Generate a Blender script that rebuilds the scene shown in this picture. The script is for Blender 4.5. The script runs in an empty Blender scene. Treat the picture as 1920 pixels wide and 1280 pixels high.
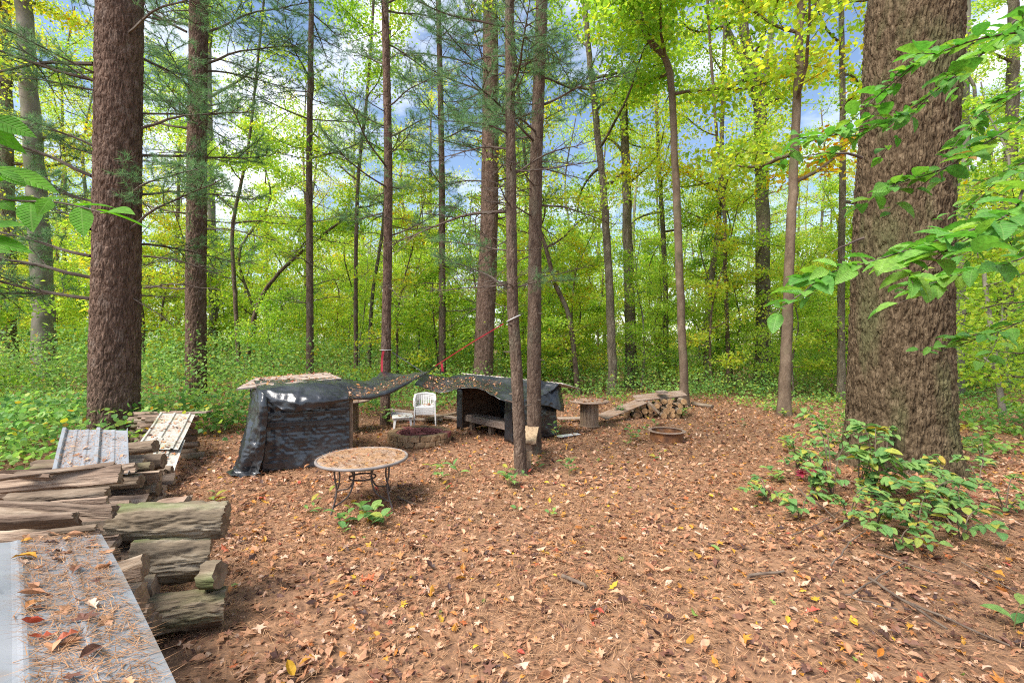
import bpy, math, random
import numpy as np
from math import radians, pi, sin, cos
from mathutils import Vector, Matrix

# ------------------------------------------------------------------ camera, sky, sun, exposure
SC = bpy.context.scene
COL = SC.collection
FPX, CAMH = 853.33, 2.0                 # 16 mm lens on a 1920 px wide frame, camera height
cam_d = bpy.data.cameras.new("camera"); cam = bpy.data.objects.new("camera", cam_d); COL.objects.link(cam)
cam.location = (0, 0, CAMH); cam.rotation_euler = (radians(90), 0, 0)
cam_d.lens = 16; cam_d.sensor_width = 36; cam_d.clip_start = 0.05; cam_d.clip_end = 600
SC.camera = cam

SUN_EL, SUN_AZ = radians(54), radians(-128)      # azimuth clockwise from +Y; high behind the camera's left shoulder, through the gap over the clearing
W = bpy.data.worlds.new("World"); SC.world = W; W.use_nodes = True
wn = W.node_tree; wn.nodes.clear()
sky = wn.nodes.new("ShaderNodeTexSky"); sky.sky_type = 'NISHITA'; sky.sun_disc = False
sky.sun_elevation = SUN_EL; sky.sun_rotation = SUN_AZ; sky.ozone_density = 1.0; sky.air_density = 1.0; sky.dust_density = 0.8
wtc = wn.nodes.new("ShaderNodeTexCoord")
wno = wn.nodes.new("ShaderNodeTexNoise"); wno.inputs['Scale'].default_value = 3.4; wno.inputs['Detail'].default_value = 7; wno.inputs['Roughness'].default_value = .58
wmp = wn.nodes.new("ShaderNodeMapping"); wmp.inputs['Scale'].default_value = (1, 1, 1.9); wmp.inputs['Location'].default_value = (.3, .15, .1)
wrp = wn.nodes.new("ShaderNodeValToRGB"); wrp.color_ramp.elements[0].position = .46; wrp.color_ramp.elements[1].position = .66
wmx = wn.nodes.new("ShaderNodeMixRGB"); wmx.inputs[2].default_value = (6.6, 6.8, 7.1, 1)
wbg = wn.nodes.new("ShaderNodeBackground"); wbg.inputs['Strength'].default_value = 0.088
wout = wn.nodes.new("ShaderNodeOutputWorld")
L = wn.links.new
L(wtc.outputs['Generated'], wmp.inputs[0]); L(wmp.outputs[0], wno.inputs['Vector']); L(wno.outputs['Fac'], wrp.inputs[0])
L(wrp.outputs[0], wmx.inputs[0]); L(sky.outputs[0], wmx.inputs[1]); L(wmx.outputs[0], wbg.inputs['Color']); L(wbg.outputs[0], wout.inputs['Surface'])

sun_d = bpy.data.lights.new("sun", 'SUN'); sun = bpy.data.objects.new("sun", sun_d); COL.objects.link(sun)
sun_d.energy = 2.9; sun_d.angle = radians(30); sun_d.color = (1, .95, .87)
sdir = Vector((sin(SUN_AZ) * cos(SUN_EL), cos(SUN_AZ) * cos(SUN_EL), sin(SUN_EL)))
sun.rotation_euler = sdir.to_track_quat('Z', 'Y').to_euler()

SC.view_settings.view_transform = 'Standard'; SC.view_settings.look = 'None'
SC.view_settings.exposure = 1.5; SC.view_settings.gamma = 1.0; SC.view_settings.use_curve_mapping = False
SC.render.engine = 'CYCLES'
cy = SC.cycles
cy.max_bounces = 7; cy.diffuse_bounces = 4; cy.glossy_bounces = 1; cy.transmission_bounces = 6; cy.use_adaptive_sampling = True; cy.adaptive_threshold = .02; cy.transparent_max_bounces = 4
cy.caustics_reflective = False; cy.caustics_refractive = False; cy.use_denoising = False; cy.pixel_filter_type = 'BLACKMAN_HARRIS'; cy.filter_width = 1.1; cy.sample_clamp_indirect = 6

# ------------------------------------------------------------------ helpers
rng = np.random.default_rng(7); random.seed(7)
def G(px, py, z=0.0):
    Y = (CAMH - z) * FPX / (py - 640); return np.array(((px - 960) / FPX * Y, Y, z))
def Q(px, py, Y):
    return np.array(((px - 960) / FPX * Y, Y, CAMH - (py - 640) / FPX * Y))
def smooth01(x): x = np.clip(x, 0, 1); return x * x * (3 - 2 * x)
def gz(x, y):
    """height of the forest floor"""
    x = np.asarray(x, float); y = np.asarray(y, float)
    far = smooth01((np.hypot(x, y) - 13) / 14)
    n = .012 * np.sin(2.1 * x + .7) * np.cos(1.7 * y) + .008 * np.sin(4.3 * x + 2.1 * y)
    b = .14 * np.exp(-(((x - 5.4) / 1.9) ** 2 + ((y - 6.0) / 1.9) ** 2))                # low mound round the oak's foot
    return n + b * smooth01((x - 2.6) / 1.5) + far * (.25 * np.sin(.13 * x + 1) * np.cos(.11 * y) + .12 * np.sin(.4 * x) * np.cos(.33 * y + 1))
def GP(px, py):
    p = G(px, py); 
    for _ in range(4): p = G(px, py, float(gz(p[0], p[1])))
    return p

class Acc:
    """collects geometry for ONE mesh"""
    def __init__(s): s.V = []; s.F = []; s.T = []; s.MI = []; s.n = 0
    def add(s, V, F, t=0.5, mi=0):
        V = np.asarray(V, float).reshape(-1, 3)
        for f in (F if isinstance(F, (list, tuple)) and len(F) and isinstance(F[0], np.ndarray) and F[0].ndim == 2 else [np.asarray(F, int)]):
            if len(f) == 0: continue
            s.F.append(f + s.n); s.T.append(np.broadcast_to(np.asarray(t, float), (len(f),)) if np.ndim(t) == 0 or len(t) == len(f) else np.full(len(f), .5))
            s.MI.append(np.full(len(f), mi))
        s.V.append(V); s.n += len(V)
    def mesh(s, name, mats, smooth=False):
        me = bpy.data.meshes.new(name)
        V = np.concatenate(s.V); tot = np.concatenate([np.full(len(f), f.shape[1]) for f in s.F])
        loops = np.concatenate([f.ravel() for f in s.F]); starts = np.concatenate([[0], np.cumsum(tot)[:-1]])
        me.vertices.add(len(V)); me.vertices.foreach_set('co', V.astype(np.float32).ravel())
        me.loops.add(len(loops)); me.loops.foreach_set('vertex_index', loops.astype(np.int32))
        me.polygons.add(len(tot)); me.polygons.foreach_set('loop_start', starts.astype(np.int32))
        me.update(calc_edges=True)
        a = me.attributes.new('tint', 'FLOAT', 'FACE'); a.data.foreach_set('value', np.concatenate(s.T).astype(np.float32))
        for m in (mats if isinstance(mats, (list, tuple)) else [mats]): me.materials.append(m)
        me.polygons.foreach_set('material_index', np.concatenate(s.MI).astype(np.int32))
        me.polygons.foreach_set('use_smooth', np.full(len(tot), bool(smooth)))
        me.validate(); return me
    def build(s, name, mats, parent=None, smooth=False, bevel=0, solid=0):
        return link(name, s.mesh(name, mats, smooth), parent, bevel, solid)

def link(name, me, parent=None, bevel=0, solid=0):
    o = bpy.data.objects.new(name, me); COL.objects.link(o)
    if parent is not None: o.parent = parent
    if solid:
        m = o.modifiers.new("thickness", 'SOLIDIFY'); m.thickness = solid; m.offset = 0
    if bevel:
        m = o.modifiers.new("edge", 'BEVEL'); m.width = bevel; m.segments = 2; m.limit_method = 'ANGLE'
    return o
def empty(name, loc=(0, 0, 0), rz=0.0):
    o = bpy.data.objects.new(name, None); COL.objects.link(o); o.location = loc; o.rotation_euler = (0, 0, rz); o.empty_display_size = .1; return o
def tag(o, label=None, cat=None, group=None, kind=None):
    if label: o['label'] = label
    if cat: o['category'] = cat
    if group: o['group'] = group
    if kind: o['kind'] = kind
    return o
def local(P, o):
    return np.asarray(P, float) - np.array(o.location)

def norm(v): v = np.asarray(v, float); return v / (np.linalg.norm(v, axis=-1, keepdims=True) + 1e-12)
def frames(n, head):
    """rotation matrices (N,3,3), columns = heading, side, normal"""
    n = norm(n); h = head - (head * n).sum(-1, keepdims=True) * n; h = norm(h); s = np.cross(n, h)
    return np.stack([h, s, n], -1)
def scatter(acc, LV, LF, R, P, S, tint, mi=0):
    """copies of a small mesh (LV, LF) at P with rotation R and scale S"""
    N = len(P); m = len(LV)
    if N == 0: return
    V = np.einsum('nij,mj->nmi', R, LV) * np.asarray(S).reshape(-1, 1, 1) + P[:, None, :]
    F = (LF[None] + (np.arange(N) * m)[:, None, None]).reshape(-1, LF.shape[1])
    acc.add(V.reshape(-1, 3), F, np.repeat(tint, len(LF)), mi)

def spline(P, n):
    """Catmull-Rom through P, n samples"""
    P = np.asarray(P, float); P2 = np.vstack([2 * P[0] - P[1], P, 2 * P[-1] - P[-2]])
    u = np.linspace(0, len(P) - 1, n); i = np.minimum(u.astype(int), len(P) - 2); t = (u - i)[:, None]
    a, b, c, d = P2[i], P2[i + 1], P2[i + 2], P2[i + 3]
    return .5 * (2 * b + (c - a) * t + (2 * a - 5 * b + 4 * c - d) * t ** 2 + (3 * b - a - 3 * c + d) * t ** 3)
def tube(acc, P, r, seg=8, cap=True, mi=0, t=.5, capmi=None, rough=0, ref=None, seed=0):
    P = np.asarray(P, float); n = len(P); r = np.broadcast_to(np.asarray(r, float), (n,))
    T = np.gradient(P, axis=0); T = norm(T)
    ref = np.array(ref if ref is not None else ((1, 0, 0) if abs(T[:, 2]).mean() > .6 else (0, 0, 1)), float)
    A = norm(np.cross(T, ref)); B = np.cross(A, T) * -1
    th = np.linspace(0, 2 * pi, seg, endpoint=False)
    rr = r[:, None] * np.ones((1, seg))
    if rough:
        g = np.random.default_rng(seed); rr = rr * (1 + rough * g.uniform(-1, 1, (n, seg)) + rough * 1.2 * g.uniform(-1, 1, (1, seg)))
    V = P[:, None] + (np.cos(th)[None, :, None] * A[:, None] + np.sin(th)[None, :, None] * B[:, None]) * rr[..., None]
    i = np.arange(n - 1)[:, None] * seg; j = np.arange(seg)[None]; k = (j + 1) % seg
    F = np.stack([i + j, i + k, i + seg + k, i + seg + j], -1).reshape(-1, 4)
    base = acc.n
    acc.add(V.reshape(-1, 3), F, t, mi)
    if cap:
        for e, rev in ((0, True), (n - 1, False)):
            ring = V[e]; c = P[e]
            f = np.array([(x, (x + 1) % seg, seg) if not rev else ((x + 1) % seg, x, seg) for x in range(seg)])
            acc.add(np.vstack([ring, c]), f, t, mi if capmi is None else capmi)
def box(acc, c, s, R=None, t=.5, mi=0, jit=0):
    v = np.array([(x, y, z) for z in (-.5, .5) for y in (-.5, .5) for x in (-.5, .5)]) * np.asarray(s)
    if jit: v = v + rng.uniform(-jit, jit, v.shape)
    if R is not None: v = v @ np.asarray(R).T
    acc.add(v + np.asarray(c), np.array([(0, 2, 3, 1), (4, 5, 7, 6), (0, 1, 5, 4), (2, 6, 7, 3), (0, 4, 6, 2), (1, 3, 7, 5)]), t, mi)
def Rz(a): return np.array([(cos(a), -sin(a), 0), (sin(a), cos(a), 0), (0, 0, 1)])
def beam(acc, a, b, w, h, t=.5, mi=0, up=(0, 0, 1), jit=0):
    """board from a to b, w across, h along up"""
    a = np.asarray(a, float); b = np.asarray(b, float); x = norm(b - a); y = norm(np.cross(np.asarray(up, float), x)); z = np.cross(x, y)
    box(acc, (a + b) / 2, (np.linalg.norm(b - a), w, h), np.stack([x, y, z], 1), t, mi, jit)

def vnoise(P, seed=0):
    """cheap smooth 3-D value noise, about -1..1"""
    P = np.asarray(P, float); i = np.floor(P).astype(np.int64); f = P - i; f = f * f * (3 - 2 * f); out = 0
    for dx in (0, 1):
        for dy in (0, 1):
            for dz in (0, 1):
                h = ((i[..., 0] + dx) * 374761393 + (i[..., 1] + dy) * 668265263 + (i[..., 2] + dz) * 2147483647 + seed * 974634777) & 0xffffffff
                h = ((h ^ (h >> 13)) * 1274126177) & 0xffffffff; h = (h ^ (h >> 16)) & 0xffffff
                w = (f[..., 0] if dx else 1 - f[..., 0]) * (f[..., 1] if dy else 1 - f[..., 1]) * (f[..., 2] if dz else 1 - f[..., 2])
                out = out + w * (h / 0xffffff * 2 - 1)
    return out
def vor2(u, v, period, seed=0):
    """F2-F1 of a jittered grid, periodic in u"""
    iu = np.floor(u).astype(int); iv = np.floor(v).astype(int); best = np.full(u.shape, 9.); sec = np.full(u.shape, 9.)
    g = np.random.default_rng(seed); tab = g.uniform(.08, .92, (period, 1024, 2))
    for du in (-1, 0, 1):
        for dv in (-1, 0, 1):
            cu = iu + du; cv = iv + dv; j = tab[cu % period, cv % 1024]
            d = np.hypot(cu + j[..., 0] - u, cv + j[..., 1] - v)
            sec = np.where(d < best, best, np.minimum(sec, d)); best = np.minimum(best, d)
    return sec - best

# ------------------------------------------------------------------ materials
def new_mat(name):
    m = bpy.data.materials.new(name); m.use_nodes = True; nt = m.node_tree; nt.nodes.clear()
    out = nt.nodes.new("ShaderNodeOutputMaterial"); return m, nt, out
def ramp(nt, stops):
    r = nt.nodes.new("ShaderNodeValToRGB"); e = r.color_ramp.elements
    while len(e) < len(stops): e.new(.5)
    for x, (p, c) in zip(e, stops): x.position = p; x.color = (*c, 1)
    return r
def stops_of(cols): return [(i / max(1, len(cols) - 1), c) for i, c in enumerate(cols)]
def surf(name, cols, scale=4, stretch=(1, 1, 1), rough=.8, bump=.3, bscale=None, dist=.02, detail=8, lo=.3, hi=.7, spots=None, spec=.3, metal=0, seed=0, byobj=0, tintmix=0, furrow=None):
    """noise-coloured surface in object space with bump; spots = (colour, scale, threshold, amount)"""
    m, nt, out = new_mat(name); N = nt.nodes.new; Lk = nt.links.new
    tc = N("ShaderNodeTexCoord"); mp = N("ShaderNodeMapping"); mp.inputs['Scale'].default_value = stretch; mp.inputs['Location'].default_value = (seed * 3.1, seed * 1.7, seed)
    Lk(tc.outputs['Object'], mp.inputs[0])
    vec = mp.outputs[0]
    if byobj:
        oi = N("ShaderNodeObjectInfo"); ad = N("ShaderNodeVectorMath"); ad.operation = 'ADD'; sc = N("ShaderNodeVectorMath"); sc.operation = 'SCALE'
        sc.inputs[0].default_value = (37, 19, 53); Lk(oi.outputs['Random'], sc.inputs['Scale']); Lk(vec, ad.inputs[0]); Lk(sc.outputs[0], ad.inputs[1]); vec = ad.outputs[0]
    no = N("ShaderNodeTexNoise"); no.inputs['Scale'].default_value = scale; no.inputs['Detail'].default_value = detail; no.inputs['Roughness'].default_value = .62; Lk(vec, no.inputs['Vector'])
    k = len(cols) - 1
    rp = ramp(nt, [(lo + (hi - lo) * i / max(1, k), c) for i, c in enumerate(cols)]); Lk(no.outputs['Fac'], rp.inputs[0]); col = rp.outputs[0]
    if tintmix:
        at = N("ShaderNodeAttribute"); at.attribute_name = 'tint'; hs = N("ShaderNodeHueSaturation"); mr = N("ShaderNodeMapRange"); mr.inputs[3].default_value = 1 - tintmix; mr.inputs[4].default_value = 1 + tintmix
        Lk(at.outputs['Fac'], mr.inputs[0]); Lk(mr.outputs[0], hs.inputs['Value']); Lk(col, hs.inputs['Color']); col = hs.outputs[0]
    if byobj:
        hs = N("ShaderNodeHueSaturation"); mr = N("ShaderNodeMapRange"); mr.inputs[3].default_value = 1 - .28 * byobj; mr.inputs[4].default_value = 1 + .28 * byobj
        Lk(oi.outputs['Random'], mr.inputs[0]); Lk(mr.outputs[0], hs.inputs['Value']); Lk(col, hs.inputs['Color']); col = hs.outputs[0]
    if spots:
        c2, s2, th, am = spots
        n2 = N("ShaderNodeTexNoise"); n2.inputs['Scale'].default_value = s2; n2.inputs['Detail'].default_value = 5; Lk(vec, n2.inputs['Vector'])
        r2 = ramp(nt, [(th, (0, 0, 0)), (min(1, th + .12), (am, am, am))]); Lk(n2.outputs['Fac'], r2.inputs[0])
        mx = N("ShaderNodeMixRGB"); mx.inputs[2].default_value = (*c2, 1); Lk(r2.outputs[0], mx.inputs[0]); Lk(col, mx.inputs[1]); col = mx.outputs[0]
    bs = N("ShaderNodeBsdfPrincipled"); bs.inputs['Roughness'].default_value = rough; bs.inputs['Metallic'].default_value = metal; bs.inputs['Specular IOR Level'].default_value = spec
    Lk(col, bs.inputs['Base Color'])
    if bump:
        nb = N("ShaderNodeTexNoise"); nb.inputs['Scale'].default_value = bscale or scale * 2; nb.inputs['Detail'].default_value = 6; Lk(vec, nb.inputs['Vector'])
        bp = N("ShaderNodeBump"); bp.inputs['Strength'].default_value = bump; bp.inputs['Distance'].default_value = dist; Lk(nb.outputs['Fac'], bp.inputs['Height']); Lk(bp.outputs[0], bs.inputs['Normal'])
        if furrow:                                     # fissures: stretched cells, warped
            fs, fz, fst, fd = furrow
            m2 = N("ShaderNodeMapping"); m2.inputs['Scale'].default_value = (fs, fs, fs * fz); wv = N("ShaderNodeTexNoise"); wv.inputs['Scale'].default_value = 5; Lk(tc.outputs['Object'], wv.inputs['Vector'])
            wa = N("ShaderNodeVectorMath"); wa.operation = 'MULTIPLY_ADD'; wa.inputs[1].default_value = (.07, .07, .2); Lk(wv.outputs['Color'], wa.inputs[0]); Lk(tc.outputs['Object'], wa.inputs[2]); Lk(wa.outputs[0], m2.inputs[0])
            vo = N("ShaderNodeTexVoronoi"); vo.feature = 'DISTANCE_TO_EDGE'; vo.inputs['Scale'].default_value = 1; Lk(m2.outputs[0], vo.inputs['Vector'])
            cl = ramp(nt, [(0, (0, 0, 0)), (.22, (1, 1, 1))]); Lk(vo.outputs['Distance'], cl.inputs[0])
            b2 = N("ShaderNodeBump"); b2.inputs['Strength'].default_value = fst; b2.inputs['Distance'].default_value = fd; Lk(cl.outputs[0], b2.inputs['Height']); Lk(bp.outputs[0], b2.inputs['Normal']); Lk(b2.outputs[0], bs.inputs['Normal'])
    Lk(bs.outputs[0], out.inputs[0]); return m
def leafmat(name, stops, trans=.45, rough=.5, spec=.35, tint='tint', vary=.18, tcol=1.25, veins=False):
    """leaf: diffuse + translucent + a little gloss; the colour of each leaf comes from its own tint value"""
    m, nt, out = new_mat(name); N = nt.nodes.new; Lk = nt.links.new
    if tint == 'tint':
        at = N("ShaderNodeAttribute"); at.attribute_name = 'tint'; f = at.outputs['Fac']
    else:
        at = N("ShaderNodeObjectInfo"); f = at.outputs['Random']
    rp = ramp(nt, stops); Lk(f, rp.inputs[0])
    tc = N("ShaderNodeTexCoord"); no = N("ShaderNodeTexNoise"); no.inputs['Scale'].default_value = 9; no.inputs['Detail'].default_value = 3; Lk(tc.outputs['Object'], no.inputs['Vector'])
    mr = N("ShaderNodeMapRange"); mr.inputs[1].default_value = .3; mr.inputs[2].default_value = .7; mr.inputs[3].default_value = 1 - vary; mr.inputs[4].default_value = 1 + vary; Lk(no.outputs['Fac'], mr.inputs[0])
    hs = N("ShaderNodeHueSaturation"); Lk(rp.outputs[0], hs.inputs['Color']); Lk(mr.outputs[0], hs.inputs['Value'])
    bs = N("ShaderNodeBsdfPrincipled"); bs.inputs['Roughness'].default_value = rough; bs.inputs['Specular IOR Level'].default_value = spec; Lk(hs.outputs[0], bs.inputs['Base Color'])
    if veins:                                          # side veins slanting off a midrib, in the leaf's own coordinates
        sx = N("ShaderNodeSeparateXYZ"); Lk(tc.outputs['Object'], sx.inputs[0])
        def mth(op, a, b=None):
            q = N("ShaderNodeMath"); q.operation = op
            for k, v in enumerate((a, b)):
                if v is None: continue
                if isinstance(v, (int, float)): q.inputs[k].default_value = v
                else: Lk(v, q.inputs[k])
            return q.outputs[0]
        ay = mth('ABSOLUTE', sx.outputs['Y']); ph = mth('MULTIPLY', mth('SUBTRACT', sx.outputs['X'], mth('MULTIPLY', ay, .9)), 2 * pi * 11)
        vn = mth('POWER', mth('MULTIPLY', mth('ADD', mth('SINE', ph), 1.0), .5), 6.0); rib = mth('LESS_THAN', ay, .014); hgt = mth('MAXIMUM', vn, rib)
        bp = N("ShaderNodeBump"); bp.inputs['Strength'].default_value = .55; bp.inputs['Distance'].default_value = .004; bp.invert = True; Lk(hgt, bp.inputs['Height']); Lk(bp.outputs[0], bs.inputs['Normal'])
        mxv = N("ShaderNodeMixRGB"); mxv.inputs[2].default_value = (.36, .48, .16, 1); Lk(mth('MULTIPLY', hgt, .28), mxv.inputs[0]); Lk(hs.outputs[0], mxv.inputs[1]); Lk(mxv.outputs[0], bs.inputs['Base Color'])
    tr = N("ShaderNodeBsdfTranslucent"); h2 = N("ShaderNodeHueSaturation"); h2.inputs['Value'].default_value = tcol; h2.inputs['Saturation'].default_value = 1.08; Lk(hs.outputs[0], h2.inputs['Color']); Lk(h2.outputs[0], tr.inputs['Color'])
    mx = N("ShaderNodeMixShader"); mx.inputs[0].default_value = trans; Lk(bs.outputs[0], mx.inputs[1]); Lk(tr.outputs[0], mx.inputs[2]); Lk(mx.outputs[0], out.inputs[0]); return m

M = {}
M['soil'] = surf('forest_soil', [(.07, .038, .025), (.185, .10, .058), (.29, .16, .09), (.22, .132, .086)], 9, rough=.95, bump=.6, bscale=60, dist=.02, spots=((.07, .06, .025), 1.3, .60, .35))
M['oak_bark'] = surf('oak_bark', [(.036, .025, .015), (.092, .064, .038), (.19, .14, .088)], 16, (1, 1, .35), rough=.95, spec=.12, bump=.6, bscale=45, dist=.012, spots=((.095, .105, .045), 1.6, .50, .55), furrow=(26, .3, .6, .02))
M['pine_bark'] = surf('pine_bark', [(.062, .041, .031), (.135, .087, .064), (.225, .155, .118)], 12, (1, 1, .4), rough=.95, spec=.12, bump=.7, bscale=26, dist=.02, spots=((.19, .155, .13), 6, .58, .5), furrow=(22, .3, .7, .02))
M['slim_bark'] = surf('slim_pine_bark', [(.055, .038, .029), (.12, .083, .061), (.19, .14, .105)], 11, (1, 1, .35), rough=.95, spec=.12, bump=.8, bscale=30, dist=.015, spots=((.15, .15, .105), 3, .54, .6), furrow=(30, .3, .6, .015))
M['grey_bark'] = surf('grey_bark', [(.06, .05, .037), (.14, .115, .083), (.24, .205, .155)], 8, (1, 1, .3), rough=.95, spec=.12, bump=.7, bscale=28, dist=.015, spots=((.075, .085, .04), 2, .52, .6), furrow=(20, .22, .7, .025))
M['tan_bark'] = surf('tan_bark', [(.085, .061, .042), (.15, .108, .075), (.215, .162, .115)], 6, (1, 1, .5), rough=.95, spec=.12, bump=.4, bscale=26, dist=.01, spots=((.10, .105, .055), 2.5, .55, .5), furrow=(30, .3, .35, .01))
M['beech_bark'] = surf('beech_bark', [(.105, .09, .07), (.17, .15, .12), (.25, .225, .185)], 3, (1, 1, .7), rough=.85, bump=.3, bscale=14, dist=.01, spots=((.08, .095, .045), 1.2, .48, .7))
GREENS = [(0, (.13, .28, .045)), (.3, (.27, .45, .06)), (.55, (.45, .58, .08)), (.74, (.63, .62, .08)), (.87, (.66, .46, .04)), (1, (.55, .24, .04))]
M['leaf_canopy'] = leafmat('canopy_leaf', GREENS, .6, tcol=1.35)
M['leaf_under'] = leafmat('undergrowth_leaf', [(0, (.09, .22, .06)), (.4, (.20, .38, .09)), (.75, (.35, .50, .10)), (.92, (.46, .45, .06)), (1, (.48, .30, .06))], .48)
M['leaf_beech'] = leafmat('beech_leaf', [(0, (.08, .25, .04)), (.5, (.13, .34, .05)), (.9, (.21, .40, .06)), (.985, (.25, .42, .06)), (1, (.34, .16, .05))], .42, rough=.5, spec=.35, tint='obj', vary=.3, veins=True)
M['leaf_ash'] = leafmat('ash_leaf', [(0, (.08, .26, .02)), (1, (.13, .34, .03))], .5, rough=.65, spec=.15, tint='obj', vary=.25, veins=True)
M['leaf_seedling'] = leafmat('seedling_leaf', [(0, (.10, .24, .075)), (.45, (.16, .31, .085)), (.75, (.24, .37, .09)), (.9, (.42, .40, .06)), (1, (.45, .31, .055))], .35, rough=.6, spec=.25, tint='obj', vary=.25, veins=True)
M['leaf_red'] = leafmat('red_leaf', [(0, (.30, .035, .06)), (1, (.38, .05, .09))], .3, tint='obj')
M['needle'] = leafmat('pine_needle_green', [(0, (.075, .17, .075)), (.6, (.14, .28, .11)), (1, (.24, .38, .14))], .4, rough=.5)
LITTER = [(0, (.06, .030, .024)), (.15, (.15, .066, .045)), (.32, (.35, .158, .080)), (.5, (.49, .255, .14)), (.64, (.54, .325, .21)), (.76, (.56, .40, .30)), (.86, (.46, .17, .035)), (.93, (.55, .36, .03)), (.975, (.40, .06, .045)), (1, (.15, .25, .05))]
M['litter'] = leafmat('dead_leaf', LITTER, .12, rough=.55, spec=.3, vary=.25)
M['litter_obj'] = leafmat('fallen_leaf', LITTER, .12, rough=.5, spec=.35, tint='obj', vary=.25)
M['needle_dead'] = leafmat('dead_needle', [(0, (.16, .082, .043)), (.5, (.40, .212, .108)), (1, (.53, .33, .195))], .1, rough=.7, spec=.2)
M['twig'] = surf('dead_twig', [(.09, .06, .045), (.2, .15, .11)], 14, rough=.9, bump=.3)
M['stem'] = surf('green_stem', [(.12, .11, .04), (.2, .15, .06)], 8, rough=.8, bump=0)
M['branch'] = surf('pine_branch_wood', [(.045, .032, .027), (.10, .075, .06), (.15, .125, .10)], 8, rough=.92, bump=.3)
M['tarp'] = surf('black_tarp', [(.010, .011, .013), (.020, .022, .026), (.048, .052, .058)], 2.2, rough=.3, bump=.3, bscale=7, dist=.05, spec=.8)
M['wood_grey'] = surf('weathered_wood', [(.12, .08, .055), (.24, .165, .11), (.34, .255, .18)], 6, (8, 8, 1), rough=.85, bump=.5, bscale=22, dist=.01, byobj=.8)
M['wood_gx'] = surf('weathered_board', [(.16, .115, .09), (.30, .225, .175), (.42, .34, .28)], 5, (1.2, 6, 6), rough=.85, bump=.45, bscale=16, dist=.008, byobj=.6)
M['wood_tan'] = surf('tan_board', [(.24, .16, .09), (.40, .28, .17), (.50, .37, .24)], 5, (6, 1.5, 6), rough=.8, bump=.35, bscale=16, dist=.008)
M['ply'] = surf('leafy_plywood', [(.20, .13, .09), (.28, .20, .15), (.35, .265, .21)], 5, (1, 4, 1), rough=.85, bump=.3, dist=.01, spots=((.25, .13, .06), 3, .52, .5))
M['roof_ply'] = surf('pale_roof_board', [(.26, .20, .165), (.36, .295, .25), (.43, .37, .325)], 5, (1, 4, 1), rough=.85, bump=.3, dist=.01, spots=((.24, .13, .07), 4, .58, .5))
M['log_bark'] = surf('log_bark', [(.065, .044, .030), (.20, .145, .10), (.40, .32, .24)], 9, (.22, 1, 1), rough=.92, bump=.9, bscale=26, dist=.03, byobj=.5, spots=((.10, .14, .04), 3.2, .60, .55))
M['log_moss'] = surf('mossy_bark', [(.07, .052, .036), (.20, .155, .105), (.39, .325, .24)], 9, (.22, 1, 1), rough=.92, bump=.9, bscale=24, dist=.03, spots=((.10, .135, .04), 3.2, .53, .75))
M['log_cut'] = surf('cut_wood', [(.22, .12, .055), (.42, .25, .12), (.52, .35, .19)], 14, rough=.85, bump=.4, bscale=50, dist=.004, byobj=.7)
M['log_old'] = surf('old_cut_wood', [(.11, .075, .05), (.22, .155, .105), (.33, .25, .18)], 14, rough=.9, bump=.5, bscale=50, dist=.006, byobj=.9)
M['split'] = surf('split_wood', [(.10, .065, .045), (.23, .16, .115), (.37, .28, .205)], 5, (.5, 4, 4), rough=.9, bump=.8, bscale=14, dist=.02, byobj=1.0)
M['sheet'] = surf('painted_steel_sheet', [(.17, .185, .205), (.215, .23, .25), (.26, .27, .29)], 2.5, rough=.6, bump=.12, spec=.35, spots=((.20, .14, .09), 4.2, .56, .55))
M['sheet_white'] = surf('mouldy_white_siding', [(.32, .305, .26), (.41, .395, .35), (.47, .455, .41)], 3, rough=.6, bump=.15, spots=((.22, .25, .12), 3.4, .55, .55))
M['plastic'] = surf('white_resin', [(.72, .71, .69), (.80, .79, .77), (.83, .82, .81)], 3, rough=.42, bump=.05, spec=.45)
M['brick'] = surf('wall_stone', [(.19, .115, .06), (.36, .225, .12), (.48, .32, .19)], 9, rough=.9, bump=.7, bscale=30, dist=.012, byobj=.7, spots=((.05, .045, .04), 4, .58, .5))
M['brick_red'] = surf('red_stone', [(.24, .075, .06), (.39, .135, .115), (.46, .21, .18)], 9, rough=.9, bump=.6, bscale=30, dist=.01, byobj=.6, spots=((.05, .045, .04), 4, .6, .4))
M['ash'] = surf('ash_and_soil', [(.05, .04, .035), (.13, .09, .065), (.2, .13, .09)], 12, rough=.95, bump=.6)
M['rust'] = surf('rusty_steel', [(.07, .035, .022), (.19, .085, .04), (.33, .14, .045)], 6, rough=.8, bump=.3, dist=.005, spots=((.32, .22, .17), 5, .6, .4))
M['rust_pale'] = surf('worn_rim', [(.18, .12, .09), (.32, .23, .18)], 9, rough=.7, bump=.2)
M['iron'] = surf('brown_painted_iron', [(.055, .04, .035), (.10, .078, .07), (.15, .12, .105)], 8, rough=.5, bump=.15, spec=.5)
M['rim'] = surf('table_rim', [(.18, .155, .145), (.27, .235, .22)], 7, rough=.5, bump=.1)
M['tabletop'] = surf('tiled_tabletop', [(.26, .19, .14), (.38, .28, .21), (.44, .35, .28)], 9, rough=.7, bump=.2, spots=((.40, .24, .12), 5, .42, .8))
M['strap_red'] = surf('red_strap', [(.30, .015, .03), (.42, .03, .045)], 9, rough=.6, bump=.1)
M['strap_black'] = surf('black_strap', [(.015, .015, .02), (.03, .03, .035)], 9, rough=.6, bump=.1)
M['strap_white'] = surf('pale_strap', [(.38, .38, .38), (.52, .52, .5)], 14, rough=.6, bump=.1)
M['dark_wood'] = surf('dark_boards', [(.06, .035, .022), (.12, .07, .045), (.17, .10, .06)], 6, (1, 1, 5), rough=.9, bump=.4, byobj=.6)
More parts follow.
